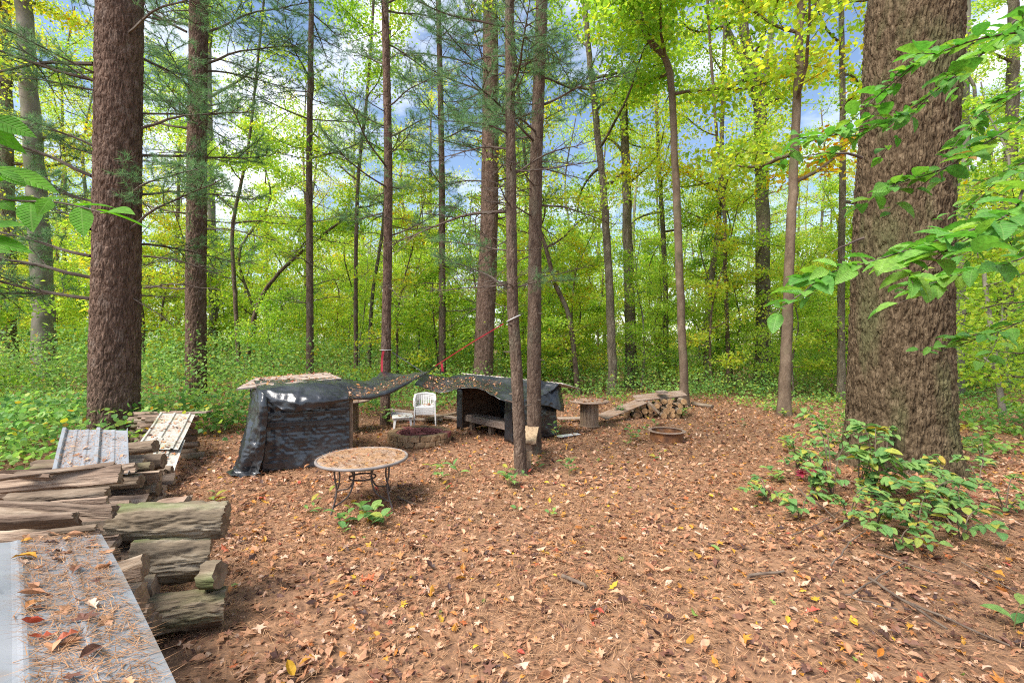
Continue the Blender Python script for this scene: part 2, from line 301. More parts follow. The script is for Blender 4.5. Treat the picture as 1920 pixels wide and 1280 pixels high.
M['dark_grey'] = surf('dark_grey_batten', [(.035, .032, .032), (.07, .062, .058), (.10, .088, .08)], 6, (1, 1, 1), rough=.7, bump=.3)
M['corr'] = surf('corrugated_roof', [(.40, .33, .27), (.54, .48, .42), (.6, .56, .5)], 6, rough=.7, bump=.2)

# ------------------------------------------------------------------ leaf shapes
def leaf_shape(prof, n=7, width=.5, fold=.15, curl=.1, roll=0., seed=0, rough=0., stalk=0.):
    g = np.random.default_rng(seed); s = np.linspace(0, 1, n); hw = width / 2 * prof(s)
    mid = np.stack([s, 0 * s, curl * (4 * (s - .5) ** 2 - 1) * -1 * .5 + roll * s ** 2], 1)
    out = [mid]
    for sg in (1, -1):
        e = mid.copy(); e[:, 1] = sg * hw; e[:, 2] += fold * hw * 2; e[:, 0] += .06 * hw
        if rough: e[:, 2] += rough * g.uniform(-1, 1, n) * (hw / (width / 2) + .1)
        out.append(e)
    V = np.concatenate(out); i = np.arange(n - 1)
    F = np.concatenate([np.stack([i, i + 1, n + i + 1, n + i], 1), np.stack([i + 1, i, 2 * n + i, 2 * n + i + 1], 1)])
    if stalk:
        k = len(V); V = np.vstack([V, [(-stalk, .012, 0), (-stalk, -.012, 0), (.02, -.012, 0), (.02, .012, 0)]]); F = np.vstack([F, [(k, k + 1, k + 2, k + 3)]])
    return V - (0, 0, 0), F
oval = lambda s: np.sin(pi * np.clip(s, 0, 1) ** .85) ** .75
lance = lambda s: np.sin(pi * np.clip(s, 0, 1) ** .8)
def oakp(s): return np.sin(pi * np.clip(s, .02, .98) ** 1.15) ** .7 * (.62 + .38 * np.cos(2 * pi * 3 * s + .5))
def maple_shape(curl, seed):
    g = np.random.default_rng(seed); out = []
    tips = [(0, .55), (52, .50), (112, .40), (180, .12), (248, .40), (308, .50)]
    for k, (a, r) in enumerate(tips):
        a2, r2 = tips[(k + 1) % len(tips)]; a2 = a2 if a2 > a else a2 + 360
        out.append((a, r)); out.append((a + (a2 - a) * .33, r * .62)); out.append((a + (a2 - a) * .62, min(r, r2) * .52))
    P = np.array([(r * cos(radians(a)), r * sin(radians(a)), curl * r * r * 1.6 + g.uniform(-.05, .05) + curl * .5 * sin(radians(2 * a + seed * 50)) * r) for a, r in out]) + (.45, 0, 0)
    V = np.vstack([(.45, 0, 0), P]); m = len(P); F = np.array([(0, 1 + k, 1 + (k + 1) % m) for k in range(m)]); return V, F
HEX = (np.array([(0, 0, 0), (.28, .27, .04), (.68, .25, .02), (1, 0, -.06), (.68, -.25, .02), (.28, -.27, .04)]), np.array([(0, 1, 2, 3, 4, 5)]))
HEXW = (np.array([(0, 0, 0), (.18, .36, .05), (.62, .42, .0), (1, 0, -.10), (.62, -.42, .0), (.18, -.36, .05)]), np.array([(0, 1, 2, 3, 4, 5)]))
DIA = (np.array([(0, 0, 0), (.5, .30, .05), (1, 0, -.04), (.5, -.30, .05)]), np.array([(0, 1, 2, 3)]))
def rand_leaves(acc, P, size, ub, tint, shape=HEX, seed=0, spread=.75, mi=0, head=None):
    g = np.random.default_rng(seed); N = len(P)
    n = np.array([0, 0, ub]) + g.normal(0, spread, (N, 3)); h = g.normal(0, 1, (N, 3)) if head is None else head + g.normal(0, .5, (N, 3))
    scatter(acc, shape[0], shape[1], frames(n, h), P, size * g.uniform(.65, 1.25, N), tint, mi)

# ------------------------------------------------------------------ ground and litter
def axis(lo, hi, n, k):
    u = np.linspace(math.asinh(lo / k), math.asinh(hi / k), n); return k * np.sinh(u)
gx = axis(-320, 320, 270, 5.0); gy = axis(-120, 420, 290, 4.0)
XX, YY = np.meshgrid(gx, gy); near = np.clip(1 - np.hypot(XX, YY - 4) / 16, 0, 1)
ZZ = gz(XX, YY) + near * .016 * vnoise(np.stack([XX * 6, YY * 6, XX * 0], -1), 3) + near * .010 * vnoise(np.stack([XX * 15, YY * 15, XX * 0], -1), 4) - .008
a = Acc(); nx, ny = len(gx), len(gy); ii = (np.arange(ny - 1)[:, None] * nx + np.arange(nx - 1)[None]).ravel()
a.add(np.stack([XX, YY, ZZ], -1).reshape(-1, 3), np.stack([ii, ii + 1, ii + nx + 1, ii + nx], 1))
ground = tag(a.build('ground', M['soil'], smooth=True), 'forest floor of brown needles and fallen leaves', 'ground', kind='structure')

def in_view(N, g, y0, y1, knee, p, x_lo=-250, x_hi=2170):
    """random floor points in the camera's wedge: even density up to knee metres, thinning as (knee/Y)^p beyond"""
    ys = np.linspace(y0, y1, 800); w = ys * np.where(ys < knee, 1, (knee / ys) ** p); c = np.cumsum(w); c = c / c[-1]
    Y = np.interp(g.uniform(0, 1, N), c, ys); X = (g.uniform(x_lo, x_hi, N) - 960) / FPX * Y
    return np.stack([X, Y, gz(X, Y)], 1)

# dead pine needles
g = np.random.default_rng(11); N = 215000
P = in_view(N, g, 1.15, 15, 4.5, 1.35)
clump = vnoise(np.stack([P[:, 0] * 1.1, P[:, 1] * 1.1, 0 * P[:, 0]], 1), 9)
keep = (clump + g.uniform(-.9, .9, N) > -.45) & ~((P[:, 0] < -5.8) & (P[:, 1] > 6)); P = P[keep]; N = len(P)
ang = vnoise(np.stack([P[:, 0] * 2.2, P[:, 1] * 2.2, 0 * P[:, 0]], 1), 5) * 3.2 + g.normal(0, .8, N)
ln = g.uniform(.07, .14, N); wd = (.0017 + .00022 * P[:, 1]); d = np.stack([np.cos(ang), np.sin(ang), g.normal(.0, .10, N)], 1); s = np.stack([-np.sin(ang), np.cos(ang), 0 * ang], 1)
P[:, 2] += g.uniform(.004, .034, N)
V = np.stack([P - s * wd[:, None], P + s * wd[:, None], P + d * ln[:, None] + s * wd[:, None] * .3], 1)
a = Acc(); a.add(V.reshape(-1, 3), np.arange(3 * N).reshape(-1, 3), g.beta(2, 2, N))
tag(a.build('needle_litter', M['needle_dead'], ground), kind='stuff')

# dead leaves: shapes with different curl
LSH = []
for k in range(5): LSH.append(leaf_shape(oakp, 8, .62, .12 + .1 * (k % 3), .25 - .12 * k, .1 * (k - 2), seed=k, rough=.06, stalk=.1))
for k in range(4): LSH.append(maple_shape(-.3 + .22 * k, k))
for k in range(5): LSH.append(leaf_shape(oval, 5, .5, .1 + .12 * k, .35 - .15 * k, .12 * (k - 2), seed=k, rough=.05, stalk=.08))
def litter_tint(g, n):
    t = np.clip(g.normal(.36, .21, n), 0, .72); u = g.uniform(0, 1, n)
    return np.where(u < .085, g.uniform(.84, .89, n), np.where(u < .105, g.uniform(.91, .945, n), np.where(u < .125, g.uniform(.96, .98, n), np.where(u < .130, .999, t))))
def litter_frames(g, n, tilt=.26):
    nn = np.stack([g.normal(0, tilt, n), g.normal(0, tilt, n), np.ones(n)], 1); flip = g.uniform(0, 1, n) < .35
    nn[flip, 2] *= -1; return frames(nn, g.normal(0, 1, (n, 3)))
g = np.random.default_rng(21)
a = Acc(); P = in_view(14000, g, 1.15, 6.6, 99, 1); dn = vnoise(np.stack([P[:, 0] * .9, P[:, 1] * .9, 0 * P[:, 0]], 1), 17) + .6 * vnoise(np.stack([P[:, 0] * 2.6, P[:, 1] * 2.6, 0 * P[:, 0]], 1), 18) + .35 * (P[:, 0] > 2.2); P = P[dn + g.uniform(-.8, .8, len(P)) > -.25]; P[:, 2] += g.uniform(.006, .03, len(P))
kind = g.integers(0, len(LSH), len(P)); sz = .036 + .08 * g.uniform(0, 1, len(P)) ** 1.6 * np.where(kind < 9, 1.1, .9)
near_sz = []; R = litter_frames(g, len(P)); T = litter_tint(g, len(P))
order = np.argsort(-sz / P[:, 1]); inframe = np.abs(P[order, 0] / P[order, 1]) < 1.12; single = order[inframe][:300]; rest = np.setdiff1d(np.arange(len(P)), single)
for k, (lv, lf) in enumerate(LSH):
    m = rest[kind[rest] == k]; scatter(a, lv, lf, R[m], P[m], sz[m], T[m])
for i in range(3):                                   # the farther litter, simpler shapes
    P2 = in_view(11500, g, 6.4, 19, 8, .9); P2[:, 2] += g.uniform(.005, .03, len(P2)); n2 = len(P2)
    sh = (leaf_shape(oval, 4, .55, .25, .2, .1), leaf_shape(oakp, 5, .7, .15, -.2), leaf_shape(lance, 4, .8, .3, -.25))[i]
    scatter(a, sh[0], sh[1], litter_frames(g, n2, .42), P2, g.uniform(.045, .10, n2), litter_tint(g, n2))
P3 = in_view(62000, g, 1.15, 16, 5, 1.1); P3[:, 2] += g.uniform(.0, .014, len(P3)); n3 = len(P3)          # broken bits between the leaves
scatter(a, np.array([(0, 0, 0), (.45, .3, .10), (1, .05, .02), (.5, -.32, -.06)]), np.array([(0, 1, 2, 3)]), litter_frames(g, n3, .4), P3, g.uniform(.016, .05, n3), np.clip(g.normal(.33, .2, n3), 0, .76))
tag(a.build('leaf_litter', M['litter'], ground), kind='stuff')
leaf_me = []
for k, (lv, lf) in enumerate(LSH):
    b = Acc(); b.add(lv, lf); leaf_me.append(b.mesh('fallen_leaf', M['litter_obj'], True))
for i in single:                                     # the 300 leaves that show largest lie on the ground one by one
    o = link('fallen_leaf', leaf_me[kind[i]], ground)
    mt = Matrix([[*(R[i][r] * sz[i]), P[i][r]] for r in range(3)] + [[0, 0, 0, 1]]); o.matrix_world = mt

# ------------------------------------------------------------------ trees
def px_path(px, Y, dy=0.0):
    """trunk axis through picture points at depth Y, rooted in the floor"""
    pts = [Q(x, y, Y) for x, y in px]; b = pts[0]; pts[0] = np.array((b[0], Y, float(gz(b[0], Y)) - .12)); pts = np.array(pts)
    pts[:, 1] += dy * (pts[:, 2] - pts[0, 2]); return pts
def px_r(w, px, Y): return w / 2 * Y * cos(math.atan(abs(px - 960) / FPX)) / FPX
def extend(P, ztop):
    d = norm(P[-1] - P[-2]); d = norm(d + np.array((0, 0, .6)))
    if P[-1, 2] < ztop: P = np.vstack([P, P[-1] + d * (ztop - P[-1, 2]) / d[2]])
    return P
def bark_trunk(name, path, r0, r1, seg, dz, cells, ch, depth, seed, mat, parent, flare=.35, fh=.35, ztop=None, roots=5, knots=()):
    """trunk with furrowed bark as real relief"""
    P = np.asarray(path, float); ln = np.linalg.norm(np.diff(P, axis=0), axis=1).sum(); n = int(ln / dz); C = spline(P, n)
    h = C[:, 2] - C[0, 2]; t = h / h[-1]; r = r0 + (r1 - r0) * t
    th = np.linspace(0, 2 * pi, seg, endpoint=False); TH, HH = np.meshgrid(th, h)
    u = TH / (2 * pi) * cells + .7 * vnoise(np.stack([np.cos(TH) * 5 * r0 / .5, np.sin(TH) * 5 * r0 / .5, HH * 2.6], -1), seed) + .35 * vnoise(np.stack([np.cos(TH) * 14 * r0 / .5, np.sin(TH) * 14 * r0 / .5, HH * 9], -1), seed + 5); v = HH / ch + .3 * np.sin(TH * 3 + seed)
    e = vor2(u, v, cells, seed); e2 = vor2(u * .5, v * .5 + 40, cells // 2, seed + 9); rid = smooth01(e / .30) * (.35 + .35 * smooth01(e2 / .4) + .45 * (.5 + .5 * vnoise(np.stack([np.cos(TH) * r0 * 26, np.sin(TH) * r0 * 26, HH * 7], -1), seed + 7))) - .5
    fine = vnoise(np.stack([np.cos(TH) * r0 * 28, np.sin(TH) * r0 * 28, HH * 14], -1), seed + 1) + .8 * vnoise(np.stack([np.cos(TH) * r0 * 60, np.sin(TH) * r0 * 60, HH * 40], -1), seed + 11)
    low = vnoise(np.stack([np.cos(TH) * 1.4, np.sin(TH) * 1.4, HH * .5], -1), seed + 2)
    fl = flare * (.55 * np.exp(-HH / (fh * 1.8)) + .55 * np.exp(-HH / (fh * .45)) * (1 + .7 * np.cos(TH * roots + seed + .6 * np.sin(TH * 2))))
    for kt, kh, ks, ka in knots:
        dth = np.angle(np.exp(1j * (TH - kt))) * r0; fl = fl + ka * np.exp(-(dth ** 2 + (HH - kh) ** 2) / ks ** 2)
    R = r[:, None] * (1 + .035 * low + fl) + depth * rid + depth * .35 * fine
    V = C[:, None] + np.stack([np.cos(TH) * R, np.sin(TH) * R, 0 * R], -1)
    i = np.arange(n - 1)[:, None] * seg; j = np.arange(seg)[None]; k = (j + 1) % seg
    a = Acc(); a.add(V.reshape(-1, 3), np.stack([i + j, i + k, i + seg + k, i + seg + j], -1).reshape(-1, 4)); a.add(np.vstack([V[-1], C[-1] + (0, 0, .05)]), np.array([(x, (x + 1) % seg, seg) for x in range(seg)]))
    return a.build(name, mat, parent, smooth=True), C, r
def plain_trunk(acc, path, r0, r1, seg=12, n=44, seed=0, flare=.5, rough=.06, mi=0):
    C = spline(path, n); h = C[:, 2] - C[0, 2]; t = np.linspace(0, 1, n); r = (r0 + (r1 - r0) * t) * (1 + flare * np.exp(-h / (r0 * 2.2 + .05)))
    g = np.random.default_rng(seed); C = C + np.stack([g.normal(0, r0 * .05, n), g.normal(0, r0 * .05, n), 0 * t], 1)
    tube(acc, C, r, seg, True, mi, rough=rough, seed=seed); return C, r
def branch(p0, d, L_, n, up, wob, g):
    P = [np.asarray(p0, float)]; d = norm(d)
    for _ in range(n - 1):
        d = norm(d + np.array((0, 0, up / n)) + g.normal(0, wob / math.sqrt(n), 3)); P.append(P[-1] + d * L_ / (n - 1))
    return np.array(P)

# --- pine branches (shared meshes, one metre long, lying along +X)
def pine_branch(seed, live):
    g = np.random.default_rng(seed); a = Acc(); M0 = branch((0, 0, 0), (1, 0, .12 if live else .0), 1, 9, -.25 if not live else .18, .22, g)
    tube(a, M0, np.linspace(.0125, .003, 9), 5, False); T = []
    nt = 13 if live else 11
    for k in range(nt):
        u = .22 + .76 * k / nt + g.uniform(-.03, .03); i = min(int(u * 8), 7); p = M0[i] + (M0[i + 1] - M0[i]) * (u * 8 - i)
        sd = 1 if k % 2 else -1; ax = norm(M0[i + 1] - M0[i])
        d = ax * g.uniform(.5, .95) + np.array((0, sd * g.uniform(.5, 1.0), g.uniform(-.25, .35))); l = (.42 - .22 * u) * g.uniform(.7, 1.25)
        tw = branch(p, d, l, 5, .2 if live else -.1, .35, g); tube(a, tw, np.linspace(.0045, .0014, 5), 3, False); T.append(tw)
        for q in range(3):
            tw2 = branch(tw[1 + q], (tw[2] - tw[1]) * 8 + np.array((g.normal(0, .9), g.normal(0, .9), g.uniform(-.2, .5))), l * g.uniform(.3, .5), 4, .2, .4, g); tube(a, tw2, np.linspace(.0026, .001, 4), 3, False); T.append(tw2)
    T.append(M0[5:])
    if live:
        for tw in T:
            for u in (.35, .6, .85, 1.):
                i = min(int(u * (len(tw) - 1)), len(tw) - 2); p = tw[i] + (tw[i + 1] - tw[i]) * (u * (len(tw) - 1) - i); ax = norm(tw[i + 1] - tw[i]); n = 12
                d = norm(ax * .75 + g.normal(0, .55, (n, 3))); l = g.uniform(.045, .078, n)[:, None]; s = norm(np.cross(d, g.normal(0, 1, (n, 3)))) * .00135
                V = np.stack([p - s, p + s, p + d * l], 1); a.add(V.reshape(-1, 3), np.arange(3 * n).reshape(-1, 3), g.uniform(0, 1, n), 1)
    return a.mesh('branch', [M['branch'], M['needle']])
LIVE = [pine_branch(100 + k, True) for k in range(5)]
DEAD = [pine_branch(200 + k, False) for k in range(4)]
def put_branch(me, p, az, el, sc, parent, roll=0):
    o = link('branch', me, parent); mt = Matrix.Translation(Vector(p)) @ Matrix.Rotation(az, 4, 'Z') @ Matrix.Rotation(-el, 4, 'Y') @ Matrix.Rotation(roll, 4, 'X') @ Matrix.Scale(sc, 4)
    o.matrix_world = mt; return o
def whorls(C, r, parent, g, z0, zlive, z1, dz, lmax, per=(2, 4), azlist=None, lowlen=.55, live_p=.9):
    z = z0; k = 0
    while z < z1:
        for q in range(g.integers(*per)):
            zz = z + g.uniform(-.12, .12); i = min(np.searchsorted(C[:, 2], zz), len(C) - 1)
            az = g.uniform(0, 2 * pi) if azlist is None else azlist[g.integers(0, len(azlist))] + g.normal(0, .5)
            lv = zz > zlive and g.uniform() < live_p; l = lmax * g.uniform(.6, 1.1) * (lowlen if not lv else 1) 
            p = C[i] + np.array((cos(az), sin(az), 0)) * r[i] * .7
            put_branch((LIVE if lv else DEAD)[g.integers(0, len(LIVE if lv else DEAD))], p, az, g.uniform(-.15, .3) if lv else g.uniform(-.35, .25), l, parent, g.uniform(-.5, .5))
        z += dz * g.uniform(.7, 1.3)

# pine A and pine B at the left, with relief bark
tA = tag(empty('pine_tree', GP(214, 842)), 'thick reddish pine trunk rising behind the tilted grey metal sheet', 'tree')
Y = 8.95; P = extend(px_path([(213, 838), (216, 640), (221, 330), (226, 0)], Y), 13)
_, C, r = bark_trunk('trunk', local(P, tA), px_r(98, 214, Y), px_r(88, 220, Y), 180, .03, 46, .30, .024, 5, M['pine_bark'], tA, .16, .3)
g = np.random.default_rng(31)
whorls(C, r, tA, g, 3.0, 3.2, 12, .85, 2.5, (2, 4), azlist=[pi, pi * .85, pi * 1.15, .2, .9, -.4])
for (px, py, az, el, l, lv) in [(175, 120, pi, .1, 3.2, 0), (175, 150, 3.3, -.05, 2.8, 1), (170, 480, pi, -.02, 2.8, 1), (170, 520, 3.3, .0, 3.0, 1), (168, 560, 2.9, -.1, 2.6, 1), (168, 560, 3.5, -.05, 2.9, 1), (268, 480, .3, .0, 1.6, 0), (268, 540, .1, .05, 1.5, 0), (266, 240, -.1, .1, 2.2, 1), (170, 430, 2.6, .1, 2.4, 1), (172, 330, 3.0, .2, 3., 1)]:
    put_branch((LIVE if lv else DEAD)[int(l * 10) % 4], local(Q(px, py, Y), tA), az, el, l, tA)
tB = tag(empty('pine_tree', GP(368, 772)), 'straight brown pine behind the mouldy white panels on the wood stack', 'tree')
Y = 13.6; P = extend(px_path([(367, 768), (368, 500), (370, 250), (373, 0)], Y), 17)
_, C, r = bark_trunk('trunk', local(P, tB), px_r(41, 368, Y), px_r(34, 372, Y), 100, .04, 26, .28, .022, 6, M['pine_bark'], tB, .14, .3)
whorls(C, r, tB, np.random.default_rng(32), 4.2, 6.6, 16, .75, 2.7, (2, 4), live_p=.7)
for (px, py, az, el, l, lv) in [(350, 240, 3.1, .25, 3.0, 0), (388, 430, .1, .1, 2.0, 0), (350, 400, 3.2, .2, 2.6, 0), (352, 540, 3.0, .05, 2.2, 0), (386, 120, -.2, .1, 3.0, 1), (350, 60, 3.2, .2, 3, 1), (388, 60, .1, .2, 3.2, 1), (370, 200, -1.5, .1, 2.6, 1)]:
    put_branch((LIVE if lv else DEAD)[int(l * 10) % 4], local(Q(px, py, Y), tB), az, el, l, tB)

# slimmer pines in the middle: label, picture path, width at foot, width at the top, depth, live-foliage height, bark
PINES = [
    ('slim dark pine standing just behind the roof board shelter', [(581, 760), (581, 560), (580, 300), (584, 0)], 15, 9, 15.4, 6.5, 'slim_bark', 41),
    ('slender pine trunk with pale strap and red tail tied round it', [(722, 797), (724, 640), (728, 330), (722, 0)], 19, 12, 10.9, 4.6, 'pine_bark', 42),
    ('thin dark pine standing behind the stacked white chairs', [(829, 735), (829, 560), (828, 300), (822, 0)], 14, 9, 17.2, 6.3, 'slim_bark', 43),
    ('stout reddish pine behind the corrugated roof edge of the open shelter', [(905, 745), (908, 640), (918, 380), (920, 0)], 38, 27, 16.2, 6.0, 'pine_bark', 44),
    ('gnarled thin pine with the pale loop and strap, nearest the bench plank', [(977, 890), (969, 700), (961, 560), (958, 330), (955, 0)], 23, 13, 6.85, 5.0, 'slim_bark', 45),
    ('straight pine carrying the far end of the bench plank', [(1001, 850), (1002, 640), (1005, 330), (1016, 0)], 27, 20, 8.15, 5.6, 'slim_bark', 46),
]
for lab, px, w0, w1, Y, zl, bk, sd in PINES:
    P = px_path(px, Y); t = tag(empty('pine_tree', P[0]), lab, 'tree'); P = local(extend(P, 4 + .75 * Y + 2), t)
    _, C, r = bark_trunk('trunk', P, px_r(w0, px[0][0], Y), px_r(w1, px[0][0], Y) * .9, 48 if Y < 12 else 28, .04 if Y < 12 else .09, 13, .10, .010, sd, M[bk], t, .22, .12)
    g = np.random.default_rng(sd); whorls(C, r, t, g, {45: 2.9, 46: 3.2}.get(sd, 3.4), zl, C[-1, 2], .55 if Y < 12 else .7, 1.9 if Y < 12 else 2.6, (2, 4), lowlen=.6, live_p=.5)
    for k in range(5 if Y < 9 else 2):          # knots and short broken stubs
        z = g.uniform(.7, 3.4); i = np.searchsorted(C[:, 2], z); az = g.uniform(0, 2 * pi); b = Acc(); dd = np.array((cos(az), sin(az), g.uniform(-.1, .3)))
        tube(b, np.array([C[i], C[i] + dd * (r[i] + .03), C[i] + dd * (r[i] + g.uniform(.05, .12))]), (.02, .014, .008), 6); b.build('stub', M['branch'], t)
for (px, py, az, el, l, lv, i) in [(958, 395, 2.7, .12, 2.4, 0, 4), (962, 540, .15, .05, 1.0, 1, 4), (955, 540, 2.6, .3, 1.4, 1, 4), (960, 470, 2.9, -.1, 1.2, 1, 4), (958, 330, .2, .5, 1.5, 0, 4), (958, 280, 2.5, .4, 1.6, 0, 4), (1006, 385, .3, .1, 1.6, 0, 5), (1010, 200, .1, .2, 2.0, 1, 5)]:
    t = [o for o in bpy.data.objects if o.get('label') == PINES[i][0]][0]; put_branch((LIVE if lv else DEAD)[int(l * 10) % 4], local(Q(px, py, PINES[i][4]), t), az, el, l, t)

# --- broadleaf trees
def broadleaf(t, P, r0, r1, seed, nl, t0, lmax, nleaf, lsize, tmean, bark, shape=HEX, limbs=True, seg=12, el=(.1, .8), trunkn=44, spread=.75, tsd=.13):
    """trunk, limbs and a leafy crown, in the coordinates of t; returns nothing"""
    g = np.random.default_rng(seed); a = Acc(); C, r = plain_trunk(a, P, r0, r1, seg, trunkn, seed); cr = Acc(); PL = []; TL = []
    per = nleaf // (nl * 8)
    for i in range(nl):
        u = t0 + (1 - t0) * (i + g.uniform(.1, .9)) / nl; k = min(int(u * (len(C) - 1)), len(C) - 1); az = i * 2.4 + g.uniform(-.5, .5); e = g.uniform(*el)
        l = lmax * (1.1 - .55 * (u - t0) / (1 - t0 + 1e-6)) * g.uniform(.65, 1.15)
        lp = branch(C[k], (cos(az) * cos(e), sin(az) * cos(e), sin(e)), l, 9, .25, .45, g); lr = np.linspace(min(r[k] * .55, .05 + l * .008), .006, 9)
        if limbs: b = Acc(); tube(b, lp, lr, 6, False); b.build('limb', M[bark], t, smooth=True)
        else: tube(a, lp, lr, 5, False)
        tm = tmean + g.normal(0, .07)
        for q in range(8):
            v = .2 + .8 * q / 8; m = min(int(v * 8), 7); ax = norm(lp[m + 1] - lp[m]); sd = 1 if q % 2 else -1
            side = norm(np.cross(ax, (0, 0, 1))) * sd; d = ax * g.uniform(.3, .9) + side * g.uniform(.5, 1.1) + np.array((0, 0, g.uniform(-.35, .4)))
            tw = branch(lp[m], d, l * g.uniform(.25, .5), 5, -.1, .4, g); tube(cr, tw, np.linspace(.010, .003, 5), 3, False, mi=1)
            s = g.uniform(0.1, 4, per); j = np.minimum(s.astype(int), 3); p = tw[j] + (tw[j + 1] - tw[j]) * (s - j)[:, None]
            PL.append(p + g.normal(0, 1, (per, 3)) * np.array((.16, .16, .09)) * (1 + .15 * l)); TL.append(np.clip(tm + g.normal(0, .04) + g.normal(0, tsd, per), 0, 1))
    rand_leaves(cr, np.concatenate(PL), lsize, .8, np.concatenate(TL), shape, seed, spread)
    a.build('trunk', M[bark], t, smooth=True); tag(cr.build('crown', [M['leaf_canopy'], M[bark]], t), kind='stuff')

BROAD = [
  # label, picture path, width foot, width top, depth, limbs, start of limbs, limb length, leaves, leaf size, tint, bark, seed
  ('slim tan tree beside the far log stack, top bending left', [(1284, 762), (1276, 560), (1265, 300), (1254, 130), (1215, 70), (1188, -10)], 16, 11, 14.0, 12, .42, 4.2, 9500, .125, .44, 'tan_bark', 51),
  ('tall grey tree forking into pale limbs, left of the leaning tan trunk', [(1431, 726), (1431, 560), (1428, 330), (1420, 170), (1395, 60), (1388, -40)], 33, 20, 20.0, 10, .45, 5.5, 7000, .13, .50, 'grey_bark', 52),
  ('smooth tan trunk leaning right in front of the forked grey tree', [(1470, 778), (1478, 560), (1488, 330), (1503, 0)], 24, 14, 12.4, 11, .5, 3.6, 6500, .125, .60, 'tan_bark', 53),
  ('thin grey trunk seen close along the left edge of the great oak', [(1577, 745), (1577, 520), (1580, 300), (1577, 0)], 17, 11, 15.6, 10, .42, 3.8, 6000, .125, .52, 'grey_bark', 54),
  ('grey trunk leaning left above the wire spool table', [(1150, 742), (1143, 560), (1133, 380), (1118, 230), (1100, 60)], 17, 11, 17.0, 10, .42, 4.5, 7500, .12, .52, 'grey_bark', 55),
  ('thick grey snag with broken top, right of the trunk above the spool table', [(1184, 700), (1178, 480), (1171, 260), (1164, 190)], 22, 14, 21.0, 6, .45, 3.5, 3500, .12, .55, 'grey_bark', 56),
  ('crooked dark tree bowing left, right of the bench pines', [(1084, 700), (1068, 600), (1040, 530), (1022, 460), (1000, 395), (985, 300)], 10, 6, 17.0, 8, .45, 3.6, 4500, .11, .60, 'slim_bark', 57),
  ('pale beech with grey vine, behind the thick reddish pine', [(88, 690), (76, 470), (62, 270), (48, 60)], 50, 38, 18.0, 9, .5, 4.5, 6000, .13, .62, 'beech_bark', 58),
  ('dark trunk at the far left edge of the wood', [(16, 680), (14, 460), (10, 200)], 40, 30, 20.0, 8, .5, 4.5, 5000, .13, .62, 'grey_bark', 59),
  ('pale trunk half hidden behind the straight brown pine', [(402, 680), (398, 480), (392, 250), (390, 100)], 18, 13, 24.0, 9, .4, 5.0, 6500, .13, .42, 'beech_bark', 60),
  ('small crooked tree with kinked stem left of the leaning stem', [(452, 690), (441, 560), (436, 430), (455, 330), (470, 240)], 9, 5, 17.5, 9, .4, 3.6, 6000, .11, .42, 'slim_bark', 61),
  ('leaning stem bent far over to the right behind the left shelter', [(458, 690), (478, 590), (520, 515), (600, 445), (660, 400)], 10, 5, 18.5, 7, .5, 2.8, 3500, .11, .45, 'slim_bark', 62),
  ('thin straight tree between the two slim dark pines', [(668, 720), (667, 520), (672, 330), (690, 160)], 9, 6, 17.8, 10, .4, 3.8, 6500, .115, .40, 'slim_bark', 63),
  ('thin grey stem with a low fork beside the strapped pine', [(690, 700), (698, 560), (716, 440), (722, 330)], 8, 5, 19.5, 7, .5, 3.0, 3500, .11, .45, 'grey_bark', 64),
  ('dark slim tree behind the bend of the slim tan tree', [(1250, 710), (1247, 520), (1240, 380), (1232, 240)], 12, 7, 22.0, 9, .4, 4.2, 6000, .12, .50, 'grey_bark', 65),
  ('leaning dark tree between the slim tan tree and the forked one', [(1324, 705), (1330, 560), (1346, 430), (1352, 300)], 14, 8, 19.5, 9, .42, 4.0, 6000, .12, .55, 'grey_bark', 66),
  ('thin forked stem just left of the tall forked grey tree', [(1367, 710), (1361, 540), (1356, 360), (1342, 230)], 9, 6, 18.5, 8, .42, 3.6, 5000, .115, .55, 'slim_bark', 67),
  ('pale tree half hidden behind the right side of the great oak', [(1792, 775), (1798, 560), (1806, 330), (1810, 80)], 28, 20, 16.5, 9, .4, 4.2, 6000, .125, .48, 'beech_bark', 68),
  ('thick grey trunk at the right edge beyond the great oak', [(1878, 690), (1887, 500), (1896, 280), (1900, 60)], 36, 26, 19.0, 9, .4, 4.5, 6500, .125, .45, 'grey_bark', 69),
]
for lab, px, w0, w1, Y, nl, t0, lm, nlv, ls, tm, bk, sd in BROAD:
    P = px_path(px, Y); t = tag(empty('broadleaf_tree', P[0]), lab, 'tree')
    P = local(P, t)
    if sd not in (56, 62): P = extend(P, max(P[-1, 2], .75 * Y + 2) + 2.5)
    broadleaf(t, P, px_r(w0, px[0][0], Y), px_r(w1, px[0][0], Y) * .8, sd, nl, t0, lm, int(nlv * (1.0 if Y < 17.3 else 1.35)), ls * 1.06, tm, bk, el=(-.1, .75), shape=HEXW if sd in (51, 52, 53, 54) else (HEX if Y < 17.3 else DIA))
    if sd == 52:                                   # the pale fork
        for pts, w in (([(1420, 170), (1385, 100), (1345, 20), (1310, -60)], 17), ([(1424, 190), (1440, 110), (1452, 20), (1460, -60)], 14)):
            b = Acc(); q = spline(local([Q(x, y, Y) for x, y in pts], t), 14); tube(b, q, np.linspace(px_r(w, 1400, Y), px_r(w * .6, 1400, Y), 14), 9, False, rough=.06, seed=3); b.build('limb', M['beech_bark'], t, smooth=True)

